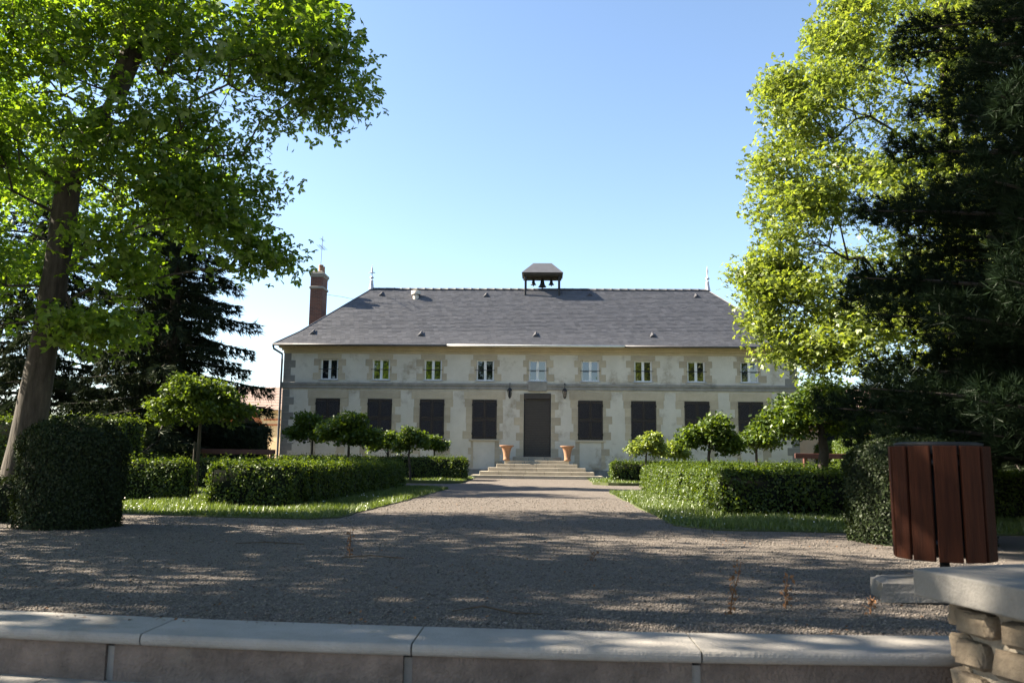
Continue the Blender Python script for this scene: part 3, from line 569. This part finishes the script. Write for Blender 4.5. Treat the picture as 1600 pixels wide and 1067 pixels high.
def grow(trunk, trad, tips, r0=.007, sag=.05):
    P = [np.array(trunk[0], float)]; par = [-1]
    for a, b_ in zip(trunk[:-1], trunk[1:]):
        a, b_ = np.array(a, float), np.array(b_, float); k = max(1, int(np.linalg.norm(b_ - a) / .4))
        for j in range(1, k + 1): P.append(a + (b_ - a) * j / k); par.append(len(P) - 2)
    nt_ = len(P); cap = len(P) + len(tips) * 14; A = np.zeros((cap, 3)); A[:nt_] = P; par += [0] * (cap - nt_); cnt = nt_; depth = np.zeros(cap)
    tp = np.array(P); dist = np.array([np.min(np.linalg.norm(tp - t, axis=1)) for t in tips])
    for t in tips[np.argsort(dist)]:
        d = A[:cnt] - t; L = np.linalg.norm(d, axis=1); cost = L + .9 * np.maximum(0, d[:, 2] + .25 * L) + .22 * depth[:cnt]; cost[:max(1, int(nt_ * .22))] += 5
        j = int(np.argmin(cost)); ln = L[j]; k = min(12, max(1, int(ln / .45))); a = A[j].copy(); pj = j
        for q in range(1, k + 1):
            f = q / k; p = a + (t - a) * f + np.array([0, 0, sag * ln * math.sin(math.pi * f)]) + (rng.normal(0, .035, 3) * ln ** .5 if q < k else 0)
            A[cnt] = p; par[cnt] = pj; depth[cnt] = depth[pj] + np.linalg.norm(p - A[pj]); pj = cnt; cnt += 1
    rad = np.zeros(cnt); kids = np.zeros(cnt, int)
    for i in range(1, cnt): kids[par[i]] += 1
    acc = np.where(kids == 0, r0 ** 2.4, 0.)
    for i in range(cnt - 1, 0, -1): acc[par[i]] += acc[i]
    rad = acc ** (1 / 2.4); L0 = np.linspace(0, 1, nt_); rad[:nt_] = np.interp(L0, np.linspace(0, 1, len(trad)), trad)
    return A[:cnt], np.array(par[:cnt]), rad, nt_
def tubes(A, par, rad, idx, sides):
    a = A[par[idx]]; b_ = A[idx]; ra = np.minimum(rad[par[idx]], rad[idx] * 1.8 + .004); rb = rad[idx]; t = b_ - a; t /= np.linalg.norm(t, axis=1)[:, None] + 1e-9
    ref = np.where(np.abs(t[:, 2:3]) < .9, np.array([[0, 0, 1.]]), np.array([[1., 0, 0]])); u = np.cross(t, ref); u /= np.linalg.norm(u, axis=1)[:, None]; v = np.cross(t, u)
    th = np.arange(sides) * 2 * np.pi / sides; ring = u[:, None] * np.cos(th)[None, :, None] + v[:, None] * np.sin(th)[None, :, None]
    V = np.concatenate([a[:, None] + ring * ra[:, None, None], b_[:, None] + ring * rb[:, None, None]], 1); k = np.arange(sides)
    F = np.column_stack([k, (k + 1) % sides, sides + (k + 1) % sides, sides + k]); n = len(idx)
    return V.reshape(-1, 3), (F[None] + 2 * sides * np.arange(n)[:, None, None]).reshape(-1, 4)
def make_tree(name, lab, base, trunk, trad, lobes, nleaf, lsize, tpl, leaf, bark, sp=(.3, .3, .17), r0=.007, group=None, cat='tree', far=None, droop=.3):
    base = np.array(base, float); tips = clump_tips(lobes, 1, 0); A, par, rad, nt_ = grow(trunk, trad, tips, r0)
    root = empty(name, tuple(base)); tag(root, lab, cat, group)
    tb = MB(); ti = list(range(nt_)); rw = random.Random(3)
    tb.tube([tuple(A[i] - base) for i in ti], [rad[i] * (1 + .06 * rw.uniform(-1, 1)) for i in ti], 14); tb.build('trunk', bark, root)
    idx = np.arange(nt_, len(A)); V, F = tubes(A, par, rad, idx, 6); me = np_mesh('limbs', V - base, [(F, 0)]); me.materials.append(M[bark]); inst(me, 'limbs', root)
    kids = np.bincount(par[1:], minlength=len(A)); ends = np.where((kids == 0) & (np.arange(len(A)) >= nt_))[0]; near = np.where((rad < r0 * 2.2) & (np.arange(len(A)) >= nt_))[0]
    src = np.concatenate([np.repeat(ends, 3), near]); pick = rng.choice(src, nleaf); C = A[pick] + np.clip(rng.normal(size=(nleaf, 3)), -1.9, 1.9) * np.array(sp)
    sz = lsize * (np.where(C[:, 2] > far, 1.9, 1) if far else np.ones(nleaf))
    V, F = leaves(C, sz, tpl, .5, droop=droop); me = np_mesh('crown', V - base, [(F, 0)]); me.materials.append(M[leaf]); inst(me, 'crown', root); return root
# ------------------------------------------------------------------ big trees
lb = [(-4.0, 13, 7.55, .9, 1.2, .5, 26), (-4.5, 12.6, 7.0, .8, 1.0, .42, 22), (-3.75, 13.2, 6.85, .6, .7, .25, 13), (-5.1, 13.2, 7.95, .9, 1.3, .6, 26), (-6.0, 12.6, 7.7, .9, 1.3, .7, 36),
      (-5.9, 13, 6.3, .6, 1.1, .55, 26), (-5.7, 13.2, 5.4, .55, .9, .45, 22), (-5.1, 13, 4.7, .45, .7, .3, 15), (-4.75, 13, 4.25, .3, .4, .2, 8), (-6.0, 13.2, 4.85, .6, 1.0, .5, 26),
      (-7.1, 12.4, 7.7, 1.1, 1.5, .9, 66), (-8.7, 12.4, 7.6, 1.2, 1.6, 1.0, 80), (-6.9, 12.6, 5.7, .9, 1.3, .9, 56), (-8.9, 12.3, 5.7, 1.2, 1.4, .9, 74), (-9.3, 12.5, 4.1, 1.1, 1.2, .7, 60),
      (-9.0, 12.4, 3.0, .7, .9, .4, 30), (-7.1, 13.0, 2.85, .6, .8, .35, 30), (-6.9, 13.0, 4.0, .6, 1.0, .6, 34), (-10.5, 13.5, 6.5, 1.4, 1.6, 1.6, 60), (-7.6, 15, 6.2, 1.4, 1.2, 1.2, 34),
      (-3.35, 13, 7.5, .3, .5, .55, 6), (-3.3, 13, 6.75, .35, .4, .22, 5), (-4.5, 13, 6.35, .6, .6, .2, 6), (-5.1, 13, 5.9, .4, .5, .25, 5), (-4.35, 13, 4.0, .28, .3, .15, 5), (-5.0, 13, 3.9, .35, .3, .15, 4), (-4.3, 13, 8.3, .5, .6, .3, 6), (-4.7, 13, 5.2, .3, .4, .25, 4), (-7, 12.8, 11.5, 4.4, 4.4, 2.6, 190), (-7, 12.5, 15.5, 3.9, 3.8, 2.8, 120)]
make_tree('maple_tree', 'tall maple with leaning grey trunk beside the large rounded topiary', (-8.25, 13, 0), [(-8.25, 13, 0), (-8.12, 13, 1.1), (-7.99, 13, 2.6), (-7.9, 13, 3.8), (-7.8, 13, 5.7), (-7.15, 13, 6.9), (-6.7, 13, 8.4), (-6.7, 13, 12), (-6.9, 12.8, 16)],
          [.30, .225, .2, .19, .18, .165, .155, .14, .12, .09, .04], lb, 36000, .118, MAPLE, 'leaf_maple', 'bark', r0=.006, far=9.0, sp=(.26, .26, .16))
lb = [(10.9, 21.5, 8.6, 3.9, 4.2, 4.8, 520), (10.2, 21, 4.6, 4.5, 4.0, 1.8, 330), (11.4, 21.5, 13.6, 3.0, 3.4, 3.2, 220), (6.6, 20.8, 7.3, 1.2, 1.4, 1.3, 70), (6.2, 20.8, 5.2, 1.0, 1.2, .8, 60), (5.8, 20.8, 5.75, .7, .6, .3, 18), (5.35, 20.8, 5.55, .35, .4, .15, 6), (6.0, 20.8, 8.6, .5, .6, .5, 12), (6.3, 20.8, 10.6, .45, .6, .5, 10), (5.7, 20.8, 4.2, .4, .5, .4, 10), (6.9, 20.8, 9.8, 1.0, 1.3, 1.3, 60), (8.0, 21, 12.0, .8, 1.2, 1.2, 50), (6.7, 20.6, 3.6, 1.1, 1.1, .6, 50)]
make_tree('maple_tree', 'big sunlit yellow green maple overhanging the roof end of the manor', (11, 21.8, 0), [(11, 21.8, 0), (10.9, 21.7, 3), (10.8, 21.6, 7), (10.9, 21.5, 12), (11, 21.5, 16)], [.42, .32, .26, .16, .06], lb, 74000, .112, MAPLE, 'leaf_maple_pale', 'bark', r0=.007)
lb = [(-12, 6.2, 8, 3.4, 4.8, 3.4, 300), (-12, 5.8, 12.5, 3, 4.0, 2.6, 170), (-10.6, 9.0, 4.3, 2.0, 2.0, 1.2, 90), (-11, 5.5, 4.6, 2, 3, 1.2, 90)]
make_tree('maple_tree', 'maple standing beyond the garden step on the leaning trunk side', (-12.2, 6.2, 0), [(-12.2, 6.2, 0), (-12.1, 6.2, 4), (-12, 6.2, 9), (-12, 6.2, 13)], [.35, .28, .2, .06], lb, 38000, .2, KITE, 'leaf_maple', 'bark', r0=.009, sp=(.38, .38, .25))
lb = [(-17, 24.5, 9, 3.0, 4.2, 3.6, 120)]
make_tree('maple_tree', 'maple beyond the tall side hedge, behind the leaning maple trunk', (-17.2, 24.5, 0), [(-17.2, 24.5, 0), (-17.1, 24.5, 4), (-17, 24.5, 9), (-17, 24.5, 12)], [.3, .24, .16, .05], lb, 13000, .2, KITE, 'leaf_maple', 'bark', r0=.009, sp=(.34, .34, .25))
for x, y, h, lab in ((-10.5, -4, 8.5, 'broad tree on the lower paving below the steps, on the topiary side'), (9.8, -3.5, 8, 'broad tree on the lower paving below the steps, on the litter bin side'), (12, 1.5, 8.5, 'broad tree beyond the rubble wall')):
    make_tree('maple_tree', lab, (x, y, -.8), [(x, y, -.8), (x, y, 3.5), (x, y, h), (x, y, h + 4)], [.35, .28, .2, .06], [(x, y, h, 4.4, 4.2, 4.2, 230), (x, y, h + 3.5, 3.2, 3.2, 2.2, 80)], 24000, .24, KITE, 'leaf_maple', 'bark', r0=.009, sp=(.45, .45, .25))
# ------------------------------------------------------------------ little standard trees
ST = [(-7.59, 18.4, 2.91, 1.53, 2.31, 'little round-headed tree with a stake in the hedge gap, beside the large topiary'), (-7.68, 28, 2.58, 1.33, 1.97, 'little dark tree in front of the manor shutters, nearest the downpipe corner'),
      (-5.52, 24, 2.34, 1.18, 1.96, 'widest little dark tree before the manor shutters on the chimney aerial side'), (-5.84, 32, 2.04, 1.18, 1.54, 'little dark tree partly hidden behind the widest one before the shutters'),
      (-4.59, 29.5, 2.13, 1.17, 1.37, 'little tree next to the smallest one, on the leaning maple side of the path'), (-4.18, 33, 1.94, 1.21, 1.02, 'smallest little tree, beside the entrance steps and urn'),
      (3.92, 31, 2.09, 1.04, 1.46, 'little sunlit yellow green tree nearest the entrance steps, on the sunlit maple side'), (5.24, 33, 1.83, 1.01, 1.2, 'low sunlit little tree just behind the yellow green one'),
      (4.42, 22, 2.25, 1.17, 1.75, 'little dark domed tree rising from the hedge on the litter bin side'), (6.76, 26.5, 2.35, 1.31, 1.32, 'slim little tree between the dark domed one and the spreading one'),
      (5.46, 16.5, 2.62, 1.3, 2.55, 'largest spreading little tree with forked dark trunk in front of the sunlit maple')]
for x, y, zt, zb, wd, lab in ST:
    r_ = wd / 2; hz = (zt - zb) / 2; cz = zb + hz * .85; n = int(60 + 45 * wd)
    u = [random.uniform(-1, 1) for _ in range(6)]; lbs = [(x + r_ * .12 * u[0], y, cz, r_ * .66, r_ * .7, hz * .62, n // 2), (x - r_ * .45, y + .2 * u[1], cz - hz * (.25 + .2 * u[2]), r_ * .5, r_ * .55, hz * .42, n // 3), (x + r_ * .5, y, cz - hz * (.2 + .25 * u[3]), r_ * .5, r_ * .55, hz * .42, n // 3), (x + r_ * .3 * u[4], y - r_ * .3, cz + hz * .45, r_ * .42, r_ * .4, hz * .4, n // 5), (x + r_ * .8 * u[5], y, cz - hz * .05, r_ * .28, r_ * .3, hz * .25, n // 10)]
    j = random.uniform(-.06, .06); big = wd > 2.4
    o = make_tree('standard_tree', lab, (x + j, y, 0), [(x + j, y, 0), (x + j * .4, y, zb * .45), (x - j, y, zb * .85), (x, y, zb + hz * .6)], ([.11, .1, .095, .05] if big else [.05, .042, .04, .02]), lbs, int(2300 * wd ** 1.6), .085 if y < 20 else .1, OVAL, 'leaf_maple_pale' if 'sunlit little' in lab or 'sunlit yellow' in lab else 'leaf_small', 'bark' if not big else 'bark_dark', sp=(.1, .1, .07), r0=.004, group='little standard trees in the hedged beds')
    if wd > 2.2 and not big or (x, y) == (4.42, 22): b = MB(); b.tube([(-.07, -.03, 0), (-.07, -.03, zb * .8)], .022, 7); b.build('stake', 'bark', o)
# ------------------------------------------------------------------ hedges and topiary
def shell(boxes, dens, rot=0):
    """leaf positions and normals over a list of boxes, with uneven clipped surface"""
    Cs = []; Ns = []; K = MB()
    for x0, x1, y0, y1, h in boxes:
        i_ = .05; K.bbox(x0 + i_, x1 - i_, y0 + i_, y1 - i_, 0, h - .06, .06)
        for (ox, oy, oz), (ux, uy, uz), (vx, vy, vz), nn in (((x0, y0, 0), (x1 - x0, 0, 0), (0, 0, h), (0, -1, 0)), ((x0, y1, 0), (x1 - x0, 0, 0), (0, 0, h), (0, 1, 0)), ((x0, y0, 0), (0, y1 - y0, 0), (0, 0, h), (-1, 0, 0)), ((x1, y0, 0), (0, y1 - y0, 0), (0, 0, h), (1, 0, 0)), ((x0, y0, h), (x1 - x0, 0, 0), (0, y1 - y0, 0), (0, 0, 1))):
            ar = math.sqrt(ux * ux + uy * uy) * math.sqrt(vx * vx + vy * vy + vz * vz); n = int(ar * dens * (1 if nn[1] <= 0 else .35)); a = rng.random((n, 1)); c = rng.random((n, 1))
            C = np.array([[ox, oy, oz]]) + a * np.array([[ux, uy, uz]]) + c * np.array([[vx, vy, vz]])
            f = .035 * np.sin(C[:, 0] * 5.1 + C[:, 2] * 4) * np.sin(C[:, 1] * 4.3 + C[:, 2] * 3) + .03 * np.sin(C[:, 0] * 13 + 1) * np.sin(C[:, 1] * 11 + C[:, 2] * 9)
            e = rng.normal(0, .025, n) + np.where(rng.random(n) < .08, rng.uniform(0, .13, n), 0) * (1.2 if nn[2] else .5)
            C = C + np.array([nn]) * (f + e - .02)[:, None]; # round the top edges
            top = np.clip((C[:, 2] - (h - .12)) / .12, 0, 1); cx, cy = (x0 + x1) / 2, (y0 + y1) / 2
            C[:, 0] -= top ** 2 * .06 * np.sign(C[:, 0] - cx) * (np.abs(C[:, 0] - cx) > (x1 - x0) / 2 - .15); C[:, 1] -= top ** 2 * .06 * np.sign(C[:, 1] - cy) * (np.abs(C[:, 1] - cy) > (y1 - y0) / 2 - .15)
            Cs.append(C); Ns.append(np.repeat(np.array([nn], float), n, 0))
    return np.vstack(Cs), np.vstack(Ns), K
def hedge(name, lab, boxes, size, dens, leaf='leaf_box', loc=(0, 0, 0), rz=0, group='clipped low hedges round the beds'):
    C, N, K = shell(boxes, dens); V, F = leaves(C, size, OVAL if size > .04 else KITE, nrm=N + np.array([0, 0, .35]))
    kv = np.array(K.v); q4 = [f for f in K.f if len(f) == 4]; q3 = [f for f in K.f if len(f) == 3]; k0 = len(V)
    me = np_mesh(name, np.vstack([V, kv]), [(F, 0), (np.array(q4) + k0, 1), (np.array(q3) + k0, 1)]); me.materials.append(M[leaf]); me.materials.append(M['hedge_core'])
    o = link(bpy.data.objects.new(name, me)); o.location = loc; o.rotation_euler = (0, 0, rz); tag(o, lab, 'hedge', group); return o
hedge('box_hedge', 'low clipped hedge along the gravel path behind the large topiary, with corner at its front', [(-5.85, -4.3, 14.6, 15.6, .78), (-5.2, -4.2, 15.6, 26.2, .78)], .05, 1500)
hedge('box_hedge', 'short low clipped hedge between the large topiary and the staked little tree', [(-10, -6.98, 16.3, 16.85, .80)], .05, 1500)
hedge('box_hedge', 'low clipped cross hedge behind the staked little tree', [(-12, -5.2, 23.3, 24.2, .82)], .055, 900)
hedge('box_hedge', 'far low clipped hedge beside the steps on the leaning maple side', [(-10, -2.8, 31.6, 32.5, .88)], .06, 900, loc=(0, 0, .08))
hedge('box_hedge', 'low clipped hedge along the gravel path on the litter bin side', [(2.95, 9.5, 13.9, 14.9, .76), (2.95, 3.9, 14.9, 24.6, .76)], .05, 1500)
hedge('box_hedge', 'low clipped cross hedge behind the spreading little tree', [(3.9, 10, 23.7, 24.6, .80)], .055, 900)
hedge('box_hedge', 'far low clipped hedge beside the steps on the sunlit maple side', [(2.65, 10, 31.2, 32.1, .78)], .06, 900, loc=(0, 0, .1))
hedge('tall_hedge', 'tall dark clipped hedge in front of the spruce and cream outbuilding', [(-15.6, -10.0, 29.6, 30.7, 2.1)], .06, 800, 'leaf_yew', group='tall clipped hedges')
hedge('tall_hedge', 'tall clipped hedge at the side behind the leaning maple trunk', [(-13.5, -9.6, 19.0, 20.0, 1.75)], .06, 900, 'leaf_box', group='tall clipped hedges')
hedge('tall_hedge', 'tall sunlit yellow green hedge beyond the red rail barrier', [(-.6, .6, -7, 7, 1.85)], .07, 800, 'leaf_box', (13.2, 36.5, 0), R(-12), 'tall clipped hedges')
def topiary(lab, c, r_, h, n, leaf='leaf_yew'):
    t = rng.random(n); a = rng.uniform(0, 2 * np.pi, n); ph = t * 1.35      # side then dome
    side = ph < .8; z = np.where(side, ph / .8 * h * .68, 0); q = np.clip((ph - .8) / .55, 0, 1); el_ = np.arcsin(q)
    rr = np.where(side, r_ * (1 - .06 * (1 - z / h)), r_ * np.cos(el_)); z = np.where(side, z, h * .68 + h * .32 * np.sin(el_))
    rr = rr + .025 * np.sin(a * 7 + z * 6) + rng.normal(0, .018, n); C = np.column_stack([rr * np.cos(a), rr * np.sin(a), z + rng.normal(0, .012, n)])
    N = np.column_stack([np.cos(a) * np.where(side, 1, np.cos(el_)), np.sin(a) * np.where(side, 1, np.cos(el_)), np.where(side, .2, q)])
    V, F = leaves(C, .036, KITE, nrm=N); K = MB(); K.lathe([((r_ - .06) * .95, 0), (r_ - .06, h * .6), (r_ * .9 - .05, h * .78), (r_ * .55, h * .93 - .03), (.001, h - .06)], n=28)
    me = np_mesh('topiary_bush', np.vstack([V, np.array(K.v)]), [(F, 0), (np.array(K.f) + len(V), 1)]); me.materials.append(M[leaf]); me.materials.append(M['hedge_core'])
    o = link(bpy.data.objects.new('topiary_bush', me)); o.location = c; tag(o, lab, 'topiary', 'rounded clipped topiary bushes')
topiary('large dark rounded topiary bush standing under the leaning maple trunk', (-5.88, 10.4, 0), .62, 1.36, 26000)
topiary('dark rounded topiary bush standing behind the litter bin', (4.35, 9.9, 0), .78, 1.22, 26000)
hedge('box_hedge', 'short low dark hedge touching the large topiary', [(-9.2, -6.6, 10.8, 11.5, .55)], .045, 1300, 'leaf_yew')
# ------------------------------------------------------------------ conifers
def needles(C, D, n, L, wd, spread):
    """n thin triangles fanning round direction D from each centre"""
    m = len(C); c = np.repeat(C, n, 0); d = np.repeat(D, n, 0) + rng.normal(0, spread, (m * n, 3)); d /= np.linalg.norm(d, axis=1)[:, None]; ll = L * rng.uniform(.6, 1.15, (m * n, 1))
    s = np.cross(d, rng.normal(size=(m * n, 3))); s /= np.linalg.norm(s, axis=1)[:, None] + 1e-9
    V = np.stack([c - s * wd, c + s * wd, c + d * ll], 1); return V.reshape(-1, 3), np.arange(3 * m * n).reshape(-1, 3)
def conifer(name, lab, base, H, z0, L0, nb, leaf, kind, tw=.25, dens=1.0):
    root = empty(name, base); tag(root, lab, 'tree', 'dark conifers'); tb = MB(); tb.tube([(0, 0, 0), (.05, 0, H * .5), (0, .05, H)], [tw, tw * .6, .02], 10); tb.build('trunk', 'bark_dark', root)
    bt = MB(); Cs = []; Ds = []
    for k in range(nb):
        f = (k + random.random()) / nb; z = z0 + (H - z0) * f ** (1.15 if kind == 'spruce' else 1.55); az_ = k * 2.4 + random.uniform(-.4, .4); L = L0 * (1 - (z / H) ** 1.5 * .88) * random.uniform(.72, 1.12)
        dx, dy = math.cos(az_), math.sin(az_); pts = []
        for q in range(6):
            t = q / 5; zz = (z + L * (.10 * t - .34 * t * t + .14 * t ** 4)) if kind == 'spruce' else (z + L * (.28 * t - .12 * t * t)); pts.append(Vector((dx * L * t, dy * L * t, zz)))
        bt.tube(pts, [max(.008, .018 * L * (1 - q / 5.3)) for q in range(6)], 5, False); ns = int(L * (16 if kind == 'spruce' else 15) * dens)
        for q in range(ns):
            t = .12 + .88 * (q + random.random()) / ns if kind == 'spruce' else .18 + .82 * ((q + random.random()) / ns) ** .8; i = min(4, int(t * 5)); p = pts[i].lerp(pts[i + 1], t * 5 - i); sd_ = random.choice((-1, 1)); sp = L * .30 * (1.1 - t) * random.random() + .05
            side = Vector((-dy * sd_, dx * sd_, 0))
            if kind == 'spruce':
                for u in range(3): pp = p + side * sp * (u + 1) / 3 + Vector((0, 0, -.10 * u * sp - random.uniform(0, .30) * (u > 0))); Cs.append(pp); Ds.append(Vector((dx * .5, dy * .5, -.5)) + side * .7)
            else:
                for u in range(3): pp = p + side * sp * (u + .4) / 2.4 + Vector((0, 0, random.uniform(-.16, .2))); Cs.append(pp); Ds.append(Vector((dx * .8, dy * .8, .5)) + side * .5)
    bt.build('branches', 'bark_dark', root)
    C = np.array([tuple(c) for c in Cs]); D = np.array([tuple(d.normalized()) for d in Ds])
    if kind == 'spruce': V, F = needles(C, D, 9, .30, .020, .38)
    else: V, F = needles(C, D, 20, .17, .0058, .62)
    me = np_mesh('foliage', V, [(F, 0)]); me.materials.append(M[leaf]); inst(me, 'foliage', root); return root
conifer('spruce_tree', 'dark spruce with drooping branches beside the house and cream outbuilding', (-12.75, 28, 0), 12.5, 1.2, 3.7, 110, 'needle_spruce', 'spruce')
conifer('spruce_tree', 'dark spruce standing behind the leaning maple trunk', (-18.5, 30, 0), 12, .8, 4.6, 100, 'needle_spruce', 'spruce', dens=.9)
conifer('spruce_tree', 'dark spruce half hidden behind the other spruces and tall hedge', (-15.8, 34, 0), 9.5, .6, 3.8, 90, 'needle_spruce', 'spruce', dens=.9)
conifer('spruce_tree', 'dark spruce behind the sunlit maple and dark pine', (17, 31, 0), 11, .6, 4.4, 90, 'needle_spruce', 'spruce', dens=.9)
conifer('pine_tree', 'huge dark soft-needled pine towering behind the litter bin', (8.75, 10.3, 0), 15, .45, 4.75, 400, 'needle_pine', 'pine', .3, 1.6)
conifer('pine_tree', 'dark soft-needled pine standing close behind the huge one', (12.2, 13.8, 0), 14, .5, 4.8, 240, 'needle_pine', 'pine', .3, 1.0)
# ------------------------------------------------------------------ fallen leaf litter
n = 2600; yy = 4.5 + 20 * rng.random(n) ** 1.6; C = np.column_stack([rng.uniform(-.62, .5, n) * (yy + 1) - .2, yy, np.full(n, .012)]); k = np.sin(C[:, 0] * 1.3 + 1) * np.sin(C[:, 1] * 1.1) > rng.uniform(-.6, .9, n); C = C[k & ~(inside(C, GL1) | inside(C, GR1))]
V, F = leaves(C, .024, KITE, 1.5); V[:, 2] = np.maximum(V[:, 2], .004); me = np_mesh('leaf_litter', V, [(F, 0)]); me.materials.append(M['dry_plant'])
tag(link(bpy.data.objects.new('leaf_litter', me)), 'small brown dry leaf bits strewn over the gravel', 'leaf litter', kind='stuff')
# ------------------------------------------------------------------ weeds and twigs on the gravel
def weed(x, y, h, lean, lab, n):
    root = empty('dry_weed', (x, y, 0)); tag(root, lab, 'weed', 'dry weeds on the gravel'); b = MB(); pts = [(0, 0, 0), (lean * .2, 0, h * .35), (lean * .75, .01, h * .7), (lean, 0, h)]; b.tube(pts, [.005, .004, .003, .002], 5)
    for k in range(4): t = random.uniform(.1, .6); b.tube([(lean * t * .7, 0, h * t), (lean * t * .7 + random.uniform(-.06, .06), random.uniform(-.04, .04), h * t + random.uniform(.02, .07))], [.003, .0015], 4)
    b.build('stem', 'dry_plant', root); C = np.array([(lean * t * t + random.uniform(-.025, .025), random.uniform(-.025, .025), h * t) for t in np.random.default_rng(n).random(n)])
    V, F = leaves(C, .032, KITE, .1); me = np_mesh('dry_leaves', V, [(F, 0)]); me.materials.append(M['dry_plant']); inst(me, 'dry_leaves', root)
weed(1.11, 5.05, .30, .07, 'tallest dry brown weed, leaning, on the gravel near the step', 46)
weed(1.5, 5.3, .20, .02, 'dry brown weed between the tallest weed and the stone block', 30)
weed(1.95, 5.15, .10, .03, 'smallest dry brown weed beside the stone block', 14)
weed(-1.7, 7.6, .24, .0, 'upright dry brown weed alone on the gravel toward the large topiary', 30)
weed(.47, 7.6, .09, .04, 'curled dry leaf weed on the bright gravel strip', 10)
def twig(pts, lab): b = MB(); b.tube(pts, [.004, .006, .005, .003][:len(pts)], 5); tag(b.build('fallen_twig', 'twig'), lab, 'twig', 'fallen twigs on the gravel')
twig([(-.5, 4.95, .012), (-.33, 5.03, .03), (-.15, 4.93, .012), (.02, 4.92, .01)], 'forked fallen twig on the gravel close to the step')
twig([(-3.1, 8.6, .01), (-2.8, 8.66, .02), (-2.4, 8.62, .01)], 'long fallen twig on the gravel near the large topiary')
twig([(-1.75, 7.5, .01), (-1.5, 7.56, .025), (-1.2, 7.52, .01)], 'fallen twig lying at the foot of the upright dry weed')
